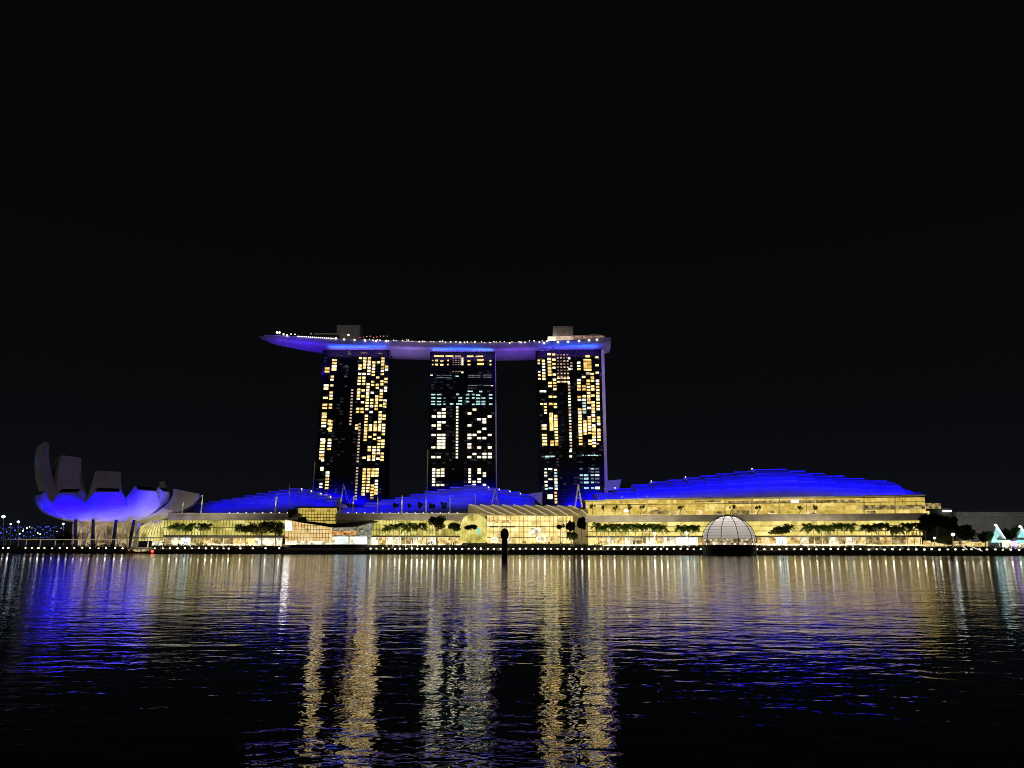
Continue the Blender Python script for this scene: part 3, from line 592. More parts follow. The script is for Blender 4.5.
# ================================================================== THE MALL: THREE STEPPED ROOFS
lamps_at_steps = []
def stepped_roof(par, steps, base, Yf, depth, name='roof', dots=(), low=None):
    """steps: (u0,u1,v_top). A row of curved shells, each a little higher or lower than its neighbour"""
    root = None
    for i, (u0, u1, vt) in enumerate(steps):
        Y0, Y1 = Yf(u0), Yf(u1); Ym = (Y0+Y1)/2; um = (u0+u1)/2
        vb = interp(base, um); zb = Z(vb, Ym, um)-1.0
        rise = Z(vt, Ym+depth*.8, um)-zb
        loops = []
        for j in range(9):
            a = math.pi/2*j/8; y = depth*(1-math.cos(a)); z = zb+rise*math.sin(a)
            loops.append((y, z))
        x0_, x1_ = X(u0, Ym, (vt+vb)/2), X(u1, Ym, (vt+vb)/2)
        mb = MB(); vs = []
        for y, z in loops: vs += [(x0_, Y0+y, z), (x1_, Y1+y, z)]
        vs += [(x1_, Y1+depth, zb), (x0_, Y0+depth, zb)]
        n = len(loops); fs = [(2*j, 2*j+1, 2*j+3, 2*j+2) for j in range(n-1)]
        fs += [(2*n-2, 2*n-1, 2*n, 2*n+1), (0, 2*n+1, 2*n, 1), tuple([2*j for j in range(n)]+[2*n+1]), tuple([2*j+1 for j in range(n-1, -1, -1)]+[2*n])]
        mb.add(vs, fs)
        o = mb.build('roof_shell', M['roof'], par)
        # raised seams across the shell; pale bar added as the crest's painted highlight
        tr = MB()
        for j in (3, 5):
            y, z = loops[j]
            tr.hexa([(x0_+.1, Y0+y-.45, z), (x1_-.1, Y1+y-.45, z), (x1_-.1, Y1+y-.45, z+.35), (x0_+.1, Y0+y-.45, z+.35)], [(x0_+.1, Y0+y+.6, z), (x1_-.1, Y1+y+.6, z), (x1_-.1, Y1+y+.6, z+.35), (x0_+.1, Y0+y+.6, z+.35)])
        tr.build('seam', M['roof'], o)
        y, z = loops[6]; tr = MB()
        yc_ = depth*.78
        tr.hexa([(x0_, Y0+yc_-.4, zb+rise*.985), (x1_, Y1+yc_-.4, zb+rise*.985), (x1_, Y1+yc_-.4, zb+rise+.5), (x0_, Y0+yc_-.4, zb+rise+.5)],
                [(x0_, Y0+yc_+.4, zb+rise*.985), (x1_, Y1+yc_+.4, zb+rise*.985), (x1_, Y1+yc_+.4, zb+rise+.5), (x0_, Y0+yc_+.4, zb+rise+.5)])
        tr.build('crest_highlight', M['cresthighlight'], o)
        if i in dots: lamp_part((lerp(x0_, x1_, .08), Ym+yc_-1, zb+rise+.9), .42, 'lamp', o, 'step_light')
def roof_floods(u0, u1, n, base, Yf, power, steps, out=22):
    def VCREST(u): return next((v for a, b, v in steps if a <= u <= b), steps[-1][2])
    for k in range(n):
        a, b = lerp(u0, u1, k/n), lerp(u0, u1, (k+1)/n); um = (a+b)/2; Y = Yf(um); zb = Z(interp(base, um), Y, um)
        w_ = abs(X(b, Y)-X(a, Y)); cr = Z(VCREST(um), Y+8, um)
        area('roof_floodlight', (X(um, Y, 500), Y-out, cr+5), (X(um, Y, 500), Y+10, lerp(zb, cr, .62)), w_*.95, 1.0, power, BLUE, R(56))
def facade(par, name, u0, u1, v0, v1, Yf, m, mull, rows=(), off=0, fm='bronze', d=1.5):
    g_ = MB().slab(u0, u1, v0, v1, Yf, d, off).build(name, M[m], par)
    mb = MB(); u = u0+mull/2
    while u < u1:
        mb.slab(u-.16, u+.16, v0, v1, Yf, .35, off-.36); u += mull
    for v in rows: mb.slab(u0, u1, v-.3, v+.3, Yf, .25, off-.263)
    mb.build('mullion', M[fm], g_)
    return g_
def shops(par, lst, v0, v1, Yf, off):
    for (u0, u1, k) in lst: MB().slab(u0+.15, u1-.15, v0, v1, Yf, 1.2, off).build('shop_window', M[k], par)

# ---- left block
YL = lambda u: 618.0
mallA = thing('mall_building', (X(235, 618), 640, LAND), 'left mall block with stepped blue roof, next to the lotus museum', 'mall building', 'mall blocks along the waterfront')
stA = [(186, 199, 503.6), (199, 211, 502.0), (211, 223, 500.3), (223, 236, 498.5), (236, 248, 496.2), (248, 260, 494.0), (260, 271, 492.0), (271, 282, 490.4), (282, 294, 489.0), (294, 304, 490.2), (304, 314, 492.2), (314, 324, 494.8), (324, 335, 498.0)]
bA = [(186, 513), (290, 512), (310, 508), (335, 507.5)]
YRA = lambda u: 640.0
stepped_roof(mallA, stA, bA, YRA, 26, dots=(9, 10, 11, 12))
roof_floods(206, 335, 6, bA, YRA, 3300, stA)
MB().slab(168, 300, 513.6, 520.3, YL, 26, 0).build('canopy_slab', M['slab'], mallA)
MB().slab(168, 300, 513.0, 513.6, YL, 1.2, -.6).build('slab_edge', M['white'], mallA)
facade(mallA, 'glass_wall', 150, 286, 520.3, 535.2, YL, 'fac_left', 3.1, (527.5,), off=3)
facade(mallA, 'upper_glass', 298, 336, 508, 523.5, lambda u: 624.0, 'fac_gold', 3.0, (511, 514.2, 517.4, 520.5))
MB().slab(295, 337.5, 506.6, 508, lambda u: 623.0, 20).build('upper_roof', M['dark'], mallA)
MB().slab(150, 286, 535.2, 537, YL, 7, -4).build('awning', M['dark'], mallA)
shops(mallA, [(152, 164, 'shop_white'), (164, 171, 'shop_dim'), (171, 181, 'shop_white'), (181, 190, 'shop_cool'), (190, 203, 'shop_dim'), (203, 214, 'shop_warm'), (214, 233, 'shop_dim'), (233, 248, 'shop_warm'), (248, 255, 'fac_hall'), (255, 269, 'shop_white'), (269, 282, 'shop_white')], 537, 545.5, YL, 2.5)
MB().slab(150, 286, 545.5, 549.4, YL, 8, .5).build('plinth', M['darkb'], mallA)
for i in range(8): 
    p = P(229.5+i*8.3, 512.6, 616); lamp_part(p, .36, 'lamp', mallA, 'slab_light')
# barrel ended glasshouse next to the museum
gh = thing('glasshouse', (X(146, 606), 612, LAND), 'ribbed barrel shaped glasshouse beside the lotus museum', 'glasshouse')
prof = []
for k in range(11):
    a = math.pi/2*k/10; prof.append((132+ (163-132)*(1-math.cos(a)), 541-21*math.sin(a)))
lo = [[P(u, v, 606), P(u, v, 616)] for u, v in prof]
vs = []; 
for a, b in lo: vs += [a, b]
n = len(lo); 
fs = [(2*j, 2*j+1, 2*j+3, 2*j+2) for j in range(n-1)]
q0, q1 = P(163, 541, 606), P(163, 541, 616); vs += [q0, q1]
fs += [tuple([2*j for j in range(n)]+[2*n]), tuple([2*j+1 for j in range(n-1, -1, -1)]+[2*n+1]), (2*n-2, 2*n-1, 2*n+1, 2*n), (0, 2*n, 2*n+1, 1)]
gs = MB().add(vs, fs).build('glass_shell', M['fac_mid'], gh)
mb = MB()
for k in range(1, 10):
    s = k/10
    mb.path([P(lerp(u, 163, s), lerp(541, v, 1) if True else v, 605.6) for u, v in prof if True], .22, 4) if False else mb.path([P(132+31*s+(31*(1-s))*(1-math.cos(math.pi/2*j/6)), 541-21*(math.sin(math.acos(max(0, 1-s)))*.0+math.sin(math.pi/2*j/6)*(1-0.0*s)), 605.6) for j in range(7)], .25, 4)
mb.build('rib', M['mast'], gs)

# ---- middle block
YMd = lambda u: 610.0
mallB = thing('mall_building', (X(420, 610), 632, LAND), 'middle mall block with stepped blue roof below the middle tower', 'mall building', 'mall blocks along the waterfront')
stB = [(340, 362, 508.2), (362, 376.5, 503.0), (376.5, 391.5, 500.2), (391.5, 407, 497.6), (407, 421, 494.6), (421, 435, 492.0), (435, 448, 489.8), (448, 462, 487.6), (462, 475, 485.6), (475, 487, 486.4), (487, 498, 488.4), (498, 509, 490.4), (509, 520, 492.4), (520, 530, 494.6), (530, 535, 497.5)]
bB = [(340, 513), (470, 513), (480, 506), (535, 505)]
YRB = lambda u: 634.0
stepped_roof(mallB, stB, bB, YRB, 26, dots=(10, 11, 12, 13))
roof_floods(344, 535, 8, bB, YRB, 3700, stB)
MB().slab(336, 471, 513.6, 520.3, YMd, 26).build('canopy_slab', M['slab'], mallB)
MB().slab(336, 471, 513.0, 513.6, YMd, 1.2, -.6).build('slab_edge', M['white'], mallB)
facade(mallB, 'glass_wall', 372, 464, 520.3, 535.5, YMd, 'fac_mid', 3.1, (525, 530), off=3)
MB().slab(366, 464, 535.5, 537, YMd, 7, -4).build('awning', M['dark'], mallB)
shops(mallB, [(367, 378, 'shop_white'), (378, 386, 'shop_warm'), (386, 394, 'shop_white'), (394, 401, 'shop_white'), (401, 413, 'shop_dim'), (413, 420, 'shop_white'), (420, 427, 'shop_warm'), (427, 436, 'shop_white'), (436, 445, 'shop_warm'), (445, 453, 'shop_warm'), (453, 463, 'shop_warm')], 537, 545, YMd, 2.5)
MB().slab(366, 464, 545, 549.4, YMd, 8, .5).build('plinth', M['darkb'], mallB)
for i in range(14):
    p = P(348+i*8.4, 512.7, 608); lamp_part(p, .33, 'lamp', mallB, 'slab_light')

# ---- right block
YRt = lambda u: lerp(596, 548, (u-585)/340)
mallC = thing('mall_building', (X(755, 575), 600, LAND), 'longest mall block at right with tall stepped blue roof over gold terrace', 'mall building', 'mall blocks along the waterfront')
stC = [(585, 598, 499.6), (598, 618, 493.4), (618, 637.5, 489.2), (637.5, 656, 485.2), (656, 675, 482.4), (675, 692, 480.4), (692, 710, 478.2), (710, 727, 476.2), (727, 745, 474.2), (745, 762, 472.2), (762, 781, 470.0), (781, 800, 469.6), (800, 819, 471.4), (819, 838, 473.8), (838, 859, 476.4), (859, 880, 478.8), (880, 904, 481.4), (904, 914, 488.5), (914, 925, 493.0)]
bC = [(585, 501), (600, 499.5), (660, 498), (800, 496.8), (880, 495.2), (925, 494.2)]
YRC = lambda u: YRt(u)+14
stepped_roof(mallC, stC, bC, YRC, 34, dots=(2, 4, 6, 10, 14, 15, 16))
roof_floods(586, 920, 14, bC, YRC, 5000, stC, 26)
def cream_eave():
    mb = MB()
    for a, b in zip(range(585, 925, 20), list(range(605, 925, 20))+[926]):
        va = (interp(bC, a)+interp(bC, b))/2
        mb.slab(a, b, va-.1, va+1.0, YRt, 9, -3)
    return mb.build('eave', M['white'], mallC)
cream_eave()
facade(mallC, 'terrace_glass', 586, 925.5, 499.2, 514.4, YRt, 'fac_top', 13.5, (503.4,), off=6, d=2)
MB().slab(585, 928, 514.4, 521.2, YRt, 24).build('canopy_slab', M['slab'], mallC)
facade(mallC, 'glass_wall', 586, 922, 521.2, 535.6, YRt, 'fac_low', 4.1, (526, 531), off=5)
MB().slab(586, 925, 535.6, 537.2, YRt, 8, -3).build('awning', M['dark'], mallC)
sh = [(588, 598, 'fac_hall'), (598, 607, 'shop_warm'), (607, 614, 'shop_white'), (614, 625, 'shop_warm'), (625, 633, 'shop_white'), (633, 646, 'shop_dim'), (646, 655, 'shop_white'), (655, 662, 'shop_warm'), (662, 676, 'shop_white'), (676, 685, 'shop_cool'), (685, 698, 'shop_cool'), (698, 712, 'shop_warm'), (712, 755, 'shop_warm'), (755, 776, 'shop_warm'), (776, 787, 'shop_cool'), (787, 800, 'shop_warm'), (800, 809, 'shop_white'), (809, 829, 'shop_dim'), (829, 838, 'shop_white'), (838, 846, 'shop_dim'), (846, 856, 'shop_white'), (856, 866, 'shop_warm'), (866, 880, 'shop_dim'), (880, 892, 'shop_warm'), (892, 906, 'shop_dim'), (906, 922, 'shop_warm')]
shops(mallC, sh, 537.2, 545.2, YRt, 3.5)
MB().slab(586, 922, 545.2, 549.6, YRt, 8, 1).build('plinth', M['darkb'], mallC)
for u, vt in ((622, 495.5), (647, 495), (672, 496), (725, 493.8), (752, 496), (779.5, 496.5), (806.5, 496.5), (864, 494.2), (895, 494.5)):
    Y = YRt(u)-3.5; MB().tube((X(u, Y, 514), Y, Z(514.5, Y, u)), (X(u, Y, vt), Y, Z(vt, Y, u)), .32, .28).build('terrace_column', M['mast'], mallC)
for u0 in range(588, 922, 9):
    MB().slab(u0, u0+8.6, random.uniform(509.8, 511.4), 514.4, YRt, .4, 4.9).build('lit_counter', M[random.choice(['shop_warm', 'fac_gold', 'fac_top', 'fac_top', 'shop_dim'])], mallC)
for u0, u1, v0, v1, k in ((695, 725, 500.4, 502.2, 'shop_dim'), (725, 860, 500.4, 503.2, 'shop_dim'), (860, 925, 505, 509.5, 'shop_dim')): MB().slab(u0, u1, v0, v1, YRt, .6, 5).build('ceiling_beam', M[k], mallC)
MB().slab(791, 799, 499.8, 502.6, YRt, .4, 4.2).build('screen', M['shop_cool'], mallC)
MB().slab(624.5, 628, 509.6, 511.8, YRt, .4, 3).build('screen', M['sign'], mallC)

# ---- central hall with barrel glass roof
YH = lambda u: 596.0
hall = thing('event_hall', (X(525, 596), 612, LAND), 'cream lit hall with ribbed barrel glass roof between the middle and right blocks', 'hall')
prof = [(596-4, 515.3), (594, 512.5), (598, 509.6), (605, 507), (614, 505), (626, 503.8)]
def hall_u0(k): return lerp(486, 470, k)
loops = []
for k, (Y, v) in enumerate(prof):
    t = k/(len(prof)-1); l, r = P(lerp(488, 468, t**.7), v+t*1.2, Y), P(lerp(588, 574, t), v+(2.2 if k > 2 else .6), Y)
    loops.append([l, r])
vs = [p for l in loops for p in l]; b0, b1 = loops[0]; e0, e1 = loops[-1]
vs += [Vector((e0.x, e0.y, b0.z)), Vector((e1.x, e1.y, b1.z))]; n = len(loops)
fs = [(2*j, 2*j+1, 2*j+3, 2*j+2) for j in range(n-1)]+[(2*n-2, 2*n-1, 2*n+1, 2*n), (0, 2*n, 2*n+1, 1), tuple([2*j for j in range(n)]+[2*n]), tuple([2*j+1 for j in range(n-1, -1, -1)]+[2*n+1])]
gr = MB().add(vs, fs).build('glass_roof', M['hallroof'], hall)
ribm = mat('glowing_rib', (.7, .66, .5), .5, emit=(1, .85, .5), estr=.35)  # light on the ribs is put in as their own weak emission
for k in range(10):
    s = .04+k*.104; pts = []
    for j, (a, b) in enumerate(loops):
        t = min(1, s-.055*(j/(len(loops)-1))+.03); pts.append(a.lerp(b, max(0, t))+Vector((0, -.5, .5)))
    MB().path(pts, .42, 6).build('roof_rib', ribm, hall)
facade(hall, 'glass_front', 487, 573, 515.6, 543.5, YH, 'fac_hall', 4.3, (521, 526.4, 532, 537.5))
for u0, u1, v0, v1, k in ((490, 498, 526.2, 527.4, 'dark'), (501, 515, 526.2, 527.4, 'dark'), (490, 498, 520, 523, 'shop_warm'), (501, 512, 520, 523, 'shop_warm'), (530, 541, 528, 535, 'shop_white'), (548, 560, 536, 541, 'shop_warm'), (536, 546, 536.5, 542, 'shop_white'), (491, 498, 537, 543, 'shop_white'), (505, 511, 537.5, 543, 'shop_white')):
    MB().slab(u0, u1, v0, v1, YH, .4, -.9).build('panel', M[k], hall)
MB().slab(573.2, 588, 509, 543.5, YH, 18, 1).build('end_wall', mat('olive_wall', (.22, .18, .10), .6), hall)
MB().slab(462, 588, 543.5, 549.4, YH, 10, -1.5).build('plinth', M['darkb'], hall)
pts = [(460, 543)]+[(474-14*math.cos(math.pi*k/12), 526-12.5*math.sin(math.pi*k/12)) for k in range(13)]+[(488, 543)]
lo = [[P(u, v, 602) for u, v in pts], [P(u, v, 610) for u, v in pts]]
ar = MB().loft(lo).build('arched_wing', M['fac_mid'], hall)
mb = MB()
for u in range(462, 488, 3):
    h = 526-12.5*math.sqrt(max(0, 1-((u-474)/14)**2)); mb.tube(P(u, 543, 601.6), P(u, h+.5, 601.6), .2)
mb.path([P(u, v-.3, 601.5) for u, v in pts[1:-1]], .5, 5); mb.build('rib', M['mast'], ar)
MB().slab(476.5, 480.5, 528, 534, lambda u: 601.0, .3).build('screen', glow('green_screen', (.45, .95, .6), .8), ar)

# ---- the faceted waterside pavilion
YP = 562.0
pav = thing('crystal_pavilion', (X(325, YP+12, 550), YP+12, 0), 'faceted glass pavilion with dark wedge roof on black pontoon', 'pavilion')
bx0, bx1 = X(284, YP-8, 550), X(367, YP-8, 550)
zp = Z(544.6, YP-8, 325)
MB().box(bx0, bx1, YP-10, YP+26, -2, zp).build('pontoon', M['black'], pav)
def poly_prism(pts, Y, d):
    return MB().loft([[P(u, v, Y) for u, v in pts], [P(u, v, Y)+Vector((0, d, 0)) for u, v in pts]])
wl = poly_prism([(285, 544.4), (331, 544.4), (331, 527.5), (285, 519.6)], YP, 8).build('glass_wall', M['fac_crys'], pav)
mb = MB()
for k in range(1, 15):
    u = 285+k*46/15; mb.tube(P(u, 544.4, YP-.3), P(u+1.2, 519.6+7.9*(u-285)/46+.4, YP-.3), .16)
for v in (525, 529, 533, 537): mb.tube(P(285 if v > 521 else 290, v, YP-.3), P(331, v+.6, YP-.3), .14)
mb.build('mullion', M['bronze'], wl)
poly_prism([(285.5, 544.4), (331, 544.4), (331, 541), (285.5, 540.5)], YP-1.2, .6).build('lit_base', M['shop_white'], pav)
poly_prism([(282, 518.6), (296, 519.8), (333, 524), (372, 520.2), (376, 521), (356, 526.5), (333, 527.6), (300, 522.4)], YP-4, 16).build('wedge_roof', M['dark'], pav)
w2_ = poly_prism([(331.2, 544.4), (368, 544.4), (372, 522.5), (356, 527), (331.2, 528)], YP+3, 8).build('lattice_glass', interior('lattice_glass', [(.05, .05, .035), (.28, .27, .18), (.5, .5, .36)], .8, (1.2, 1.2), .5, .6), pav)
for k in range(5): poly_prism([(331.6+k*5, 535), (336.2+k*5, 535), (336.2+k*5, 531), (331.6+k*5, 531)], YP+2, .5).build('shop_window', M['shop_orange'], pav)
for k in range(6): poly_prism([(329+k*6.4, 544.2), (335+k*6.4, 544.2), (335+k*6.4, 536.6), (329+k*6.4, 536.6)], YP+1.6, .6).build('shop_window', M['shop_cool' if k % 3 else 'shop_white'], pav)
poly_prism([(285.2, 530.8), (291.6, 530.8), (291.6, 521.8), (285.2, 521.8)], YP-1.6, .5).build('sign_panel', M['sign'], pav)

# ---- slatted canopies peeping over the roofs
def lattice(name, label, pts, Y, d, n):
    o = thing(name, P(pts[0][0], pts[0][1], Y), label, 'canopy')
    poly_prism(pts, Y, d).build('frame', mat('glowing_fabric', (.30, .28, .22), .6, emit=(.5, .42, .22), estr=.13), o)  # fabric brightened by weak emission of its own
    mb = MB()
    (ua, va), (ub, vb), (uc, vc), (ud, vd) = pts
    for k in range(n+1):
        t = k/n; mb.tube(P(lerp(ua, ud, t), lerp(va, vd, t), Y-.3), P(lerp(ub, uc, t), lerp(vb, vc, t), Y-.3), .3)
    mb.build('slat', M['mast'], o); return o
lattice('slatted_canopy', 'slatted grey canopy above the right blue roof beside the right tower', [(604.5, 491), (619, 489), (621.5, 479.5), (605.5, 481)], 668, 3, 5)
lattice('slatted_canopy', 'sloped slatted canopy at the right end of the middle blue roof', [(534, 498), (542, 505), (542.5, 492), (527, 494.6)], 668, 3, 4)
lattice('slatted_canopy', 'curved slatted canopy between the left and middle blue roofs', [(336, 512.5), (350, 512.5), (346, 505.5), (332, 499.5)], 668, 3, 4)

# ---- masts with stays
def mast(label, u0, v0, u1, v1, Y, r=.5, stays=(), group='white masts along the mall roofs'):
    b = P(u0, v0, Y); o = thing('mast', b, label, 'mast', group); t = P(u1, v1, Y)
    mid = b.lerp(t, .45)
    spot('mast_light', b+Vector((0, -2.5, .5)), t, 9000*r/.5, (1, .93, .75), 16, .5, .1)
    mb = MB(); mb.tube(b, mid, r*.8, r); mb.tube(mid, t, r, r*.35); mb.build('pole', M['mast'], o)
    for (us_, vs_) in stays: MB().tube(t, P(us_, vs_, Y+2), .13, .13, 4).build('stay', M['mast'], o)
mast('short white mast beside the museum tip', 182, 513, 183.5, 502.5, 614, .5)
mast('leaning white mast near the left end of the left blue roof', 200.8, 513, 203, 494.8, 614, .6, [(196, 500)])
mast('white mast with two stays in front of the left blue roof', 275.3, 513, 276.5, 496, 614, .8, [(270, 505), (281, 505)])
mast('thin mast rising above the crest of the left blue roof', 289.3, 506, 289.3, 483, 618, .25)
mast('tallest leaning white mast, between the left and middle blue roofs', 339.5, 513, 343.6, 483.5, 606, .65, [(350, 506), (347, 500)])
mast('short mast with stays left of the middle blue roof', 352.6, 513, 353.8, 496, 606, .55, [(349, 503), (357, 502)])
mast('white mast at the left third of the middle blue roof', 377.6, 513, 377.8, 496.5, 606, .5)
mast('thick white mast in front of the middle blue roof', 401.6, 513, 402.2, 495.5, 606, .7)
mast('faint mast in front of the middle blue roof, right of the thick one', 426, 513, 426, 496, 606, .35)
mast('faint mast below the crest of the middle blue roof', 450, 513, 450, 495, 606, .35)
mast('faint mast left of the barrel glass roof', 475.3, 506, 475.3, 494, 606, .35)
def aframe(label, l, r_, apex, Y, rad=.5):
    o = thing('frame_mast', P(l[0], l[1], Y), label, 'mast', 'white A shaped masts')
    for q in (l, r_): MB().tube(P(q[0], q[1], Y), P(apex[0], apex[1], Y), rad, rad*.7).build('leg', M['mast'], o)
    MB().tube(P(lerp(l[0], apex[0], .4), lerp(l[1], apex[1], .4), Y), P(lerp(r_[0], apex[0], .4), lerp(r_[1], apex[1], .4), Y), rad*.5).build('crossbar', M['mast'], o)
aframe('A shaped white mast standing on the barrel glass roof', (491.3, 505), (498.2, 505), (495, 488.5), 618, .45)
aframe('A shaped white mast between the hall and the right block', (575, 507), (582, 507.5), (578.2, 484), 600, .7)
# the small round feet lights of the two far edge rails
for (u, v, f) in ((313, 492, 698), (430, 488, 704)): pass

# ================================================================== THE GLASS DOME ON THE WATER
YD = 478.0; ux = 729
cD = Vector((X(ux, YD, 540), YD, 0)); pxm = (X(ux+26, YD, 540)-X(ux-26, YD, 540))/52
dome = thing('glass_dome', cD, 'round glass dome with dark ribs floating on black base', 'dome')
zb = Z(545, YD, ux); RD = 26.2*pxm; zt = Z(515.6, YD, ux); zc = zt-RD
MB().lathe((cD.x, cD.y, 0), [(0.01, -2), (RD*.985, -2), (RD*1.0, zb), (0.01, zb)], 48).build('base', M['black'], dome)
def dprof(a0, a1, r, n=16): return [(r*math.cos(lerp(a0, a1, k/n)), zc+r*math.sin(lerp(a0, a1, k/n))) for k in range(n+1)]
al = math.asin((zb-zc)/RD); am = math.asin((Z(539, YD, ux)-zc)/RD)
shm, n_, l_, o_ = new_mat('translucent_shade')
tr_ = n_.new('ShaderNodeBsdfTranslucent'); tr_.inputs[0].default_value = (.62, .59, .57, 1); df_ = n_.new('ShaderNodeBsdfDiffuse'); df_.inputs[0].default_value = (.5, .46, .44, 1)
mx_ = n_.new('ShaderNodeMixShader'); mx_.inputs[0].default_value = .4; l_.new(tr_.outputs[0], mx_.inputs[1]); l_.new(df_.outputs[0], mx_.inputs[2]); l_.new(mx_.outputs[0], o_.inputs[0])
MB().lathe(cD, dprof(am, math.pi/2*.97, RD*.97), 48).build('shade', shm, dome, smooth=True)
MB().lathe(cD, dprof(al, am, RD*.97, 4), 48).build('clear_glass', interior('dome_interior', [(.04, .03, .015), (.35, .28, .15), (1.2, 1.0, .6)], .9, (1.2, 1.2), .6, .5), dome, smooth=True)
for k in range(10):
    a = 2*math.pi*k/10+R(-122); pr = dprof(al, math.pi/2*.96, RD*1.005, 14)
    MB().path([cD+Vector((r*math.cos(a), r*math.sin(a), z)) for r, z in pr], .22, 5).build('rib', M['dark'], dome)
mb = MB()
for k in range(1, 13):
    t = lerp(al, math.pi/2*.92, k/13); r, z = RD*.995*math.cos(t), zc+RD*.995*math.sin(t)
    mb.path([cD+Vector((r*math.cos(2*math.pi*i/40), r*math.sin(2*math.pi*i/40), z)) for i in range(41)], .11, 4)
mb.build('louvre_rings', M['bronze'], dome)
MB().lathe(cD, [(RD*.10, zt-.2), (RD*.11, zt+.5), (RD*.05, zt+.8), (.01, zt+.8)], 20).build('cap', M['dark'], dome)
mb = MB()
for k in range(9):
    mb.ball(cD+Vector((random.uniform(-9, 9), random.uniform(-11, -4), zb+1.8)), .9, .9, 1.4, 6, 4)
point('dome_lamp', cD+Vector((0, 0, zc+RD*.5)), 9500, (1, .95, .90), 2.0)
for k in range(7):
    a = R(-160+k*22); MB().ball(cD+Vector((RD*1.0*math.cos(a), RD*1.0*math.sin(a), zb+.5)), .35, n=6, m=4).build('edge_light', M['lamp'], dome)

# ================================================================== PROMENADE FURNITURE
lamp_mb = MB(); lamp_mb.tube((0, 0, 0), (0, 0, 1.15), .11, .09, 6, 0); lamp_mb.tube((0, 0, 0), (0, 0, .12), .22, .22, 8, 0); lamp_mb.ball((0, 0, 1.45), .62, .62, .50, 8, 6, 1); lamp_mb.tube((0, 0, 1.9), (0, 0, 2.0), .3, .05, 8, 0)
proto = lamp_mb.build('quay_lamp', [M['dark'], M['lamp']])
tag(proto, 'small round white lamp in the long row on the quay edge', 'lamp', 'white lamps along the quay edge')
lus = [3.5, 8.6, 25.5, 31.8, 38.5, 45, 52.3, 59.8, 67, 74.5, 82.5, 90.5, 98.8, 106.5, 115, 123, 155.3, 163.3, 170.5, 177.8, 185.2, 192.3, 199.2, 206, 212.3, 218, 223.8, 229.2, 240.5, 253, 265.8, 279.5]
lus += [371, 376.5, 383, 389, 395.5, 400, 406.5, 412, 417.5, 422.5, 427.5, 433, 438.5, 444.2, 450.2, 456.2, 462, 468.5, 475, 481.2, 487.5, 494, 500.6]
u = 513.5
while u < 702: lus.append(u); u += 6.25 if u < 590 else 6.6
u = 757
while u < 1022: lus.append(u); u += 7.35 if u < 850 else 7.9
first = True
for u in lus:
    if 526 < u < 532: continue
    p = on_shore(u+random.uniform(-.4, .4), 1.4); p.z = DECK
    o = proto if first else proto.copy()
    if not first: COL.objects.link(o)
    first = False; o.location = p
    o.material_slots[1].link = 'OBJECT'; o.material_slots[1].material = M[random.choice(['lamp', 'lampdim', 'lampdim', 'lampstrong'])]; o.scale = (1, 1, random.uniform(.85, 1.1))
# promenade lighting: what the lamps of the walk throw on palms, slabs and walls
for u0, u1, pw in ((0, 125, 1500), (125, 285, 9000), (366, 470, 8000), (470, 590, 6000), (590, 700, 9500), (757, 870, 8500), (870, 930, 4200), (930, 1020, 900)):
    a, b = on_shore(u0, 6), on_shore(u1, 6); m_ = (a+b)/2
    area('promenade_light', (m_.x, m_.y, 7.0), (m_.x, m_.y+30, 11), (b-a).length*.95, .6, pw*.75, WARM, R(80))

# covered walk on the left: thin roof on pale posts
cw = thing('covered_walk', on_shore(140, 20)+Vector((0, 0, LAND)), 'long thin roofed walkway on pale posts before the museum and left block', 'covered walkway')
def YW(u): return on_shore(u, 20).y
MB().slab(0, 126, 539.2, 539.9, YW, 5).build('roof', M['mast'], cw)
MB().slab(126.2, 286, 537.3, 538.2, YW, 5).build('roof', M['dark'], cw)
for u in (5, 26, 40, 55, 73, 109, 128, 148, 163, 211, 223, 240, 252, 281):
    p = on_shore(u, 22); zt_ = Z(539.6 if u < 127 else 538, p.y-2, u)
    MB().tube((p.x, p.y, LAND), (p.x, p.y, zt_), .45, .4, 8).build('post', M['mast'], cw)

# dark planters: hedges along the step of the promenade
def leaves(n, fn, size, upbias=.3):
    mb = MB(); mb.raw = True
    for _ in range(n):
        c = Vector(fn()); nrm = Vector((random.gauss(0, 1), random.gauss(0, 1), random.gauss(0, 1)+upbias)).normalized()
        a = nrm.orthogonal().normalized(); a.rotate(Matrix.Rotation(random.uniform(0, 6.28), 3, nrm)); b = nrm.cross(a); s = size*random.uniform(.6, 1.3)
        mb.add([c-a*s, c+b*s*.55, c+a*s, c-b*s*.55], [(0, 1, 2, 3)])
    return mb
def hedge(u0, u1, ht, lbl, m='leafdark', off=13):
    ht *= 1.4
    a, b = on_shore(u0, off), on_shore(u1, off); L = (b-a).length; c = (a+b)/2; d = (b-a).normalized()
    c.z = DECK
    o = thing('hedge', c, lbl, 'hedge', 'dark planting along the promenade step')
    ph = [random.uniform(0, 6.28) for _ in range(4)]
    def top(t): return ht*(.75+.18*math.sin(t*L*.45+ph[0])+.15*math.sin(t*L*1.1+ph[1])+.12*math.sin(t*L*2.3+ph[2]))
    def fn():
        t = random.random(); return a+d*L*t+Vector((random.gauss(0, .8), random.gauss(0, .9), DECK+top(t)*random.random()**.7))
    x = leaves(int(L*22), fn, .6).build('foliage', M[m], o)
    mb = MB(); mb.hexa([a+Vector((0, -1.2, DECK)), b+Vector((0, -1.2, DECK)), b+Vector((0, -1.2, DECK+.9)), a+Vector((0, -1.2, DECK+.9))], [a+Vector((0, 1.2, DECK)), b+Vector((0, 1.2, DECK)), b+Vector((0, 1.2, DECK+.9)), a+Vector((0, 1.2, DECK+.9))])
    mb.build('planter', M['seawall'], o)
hedge(-10, 30, 3.0, 'dark hedge at the far left below the covered walk')
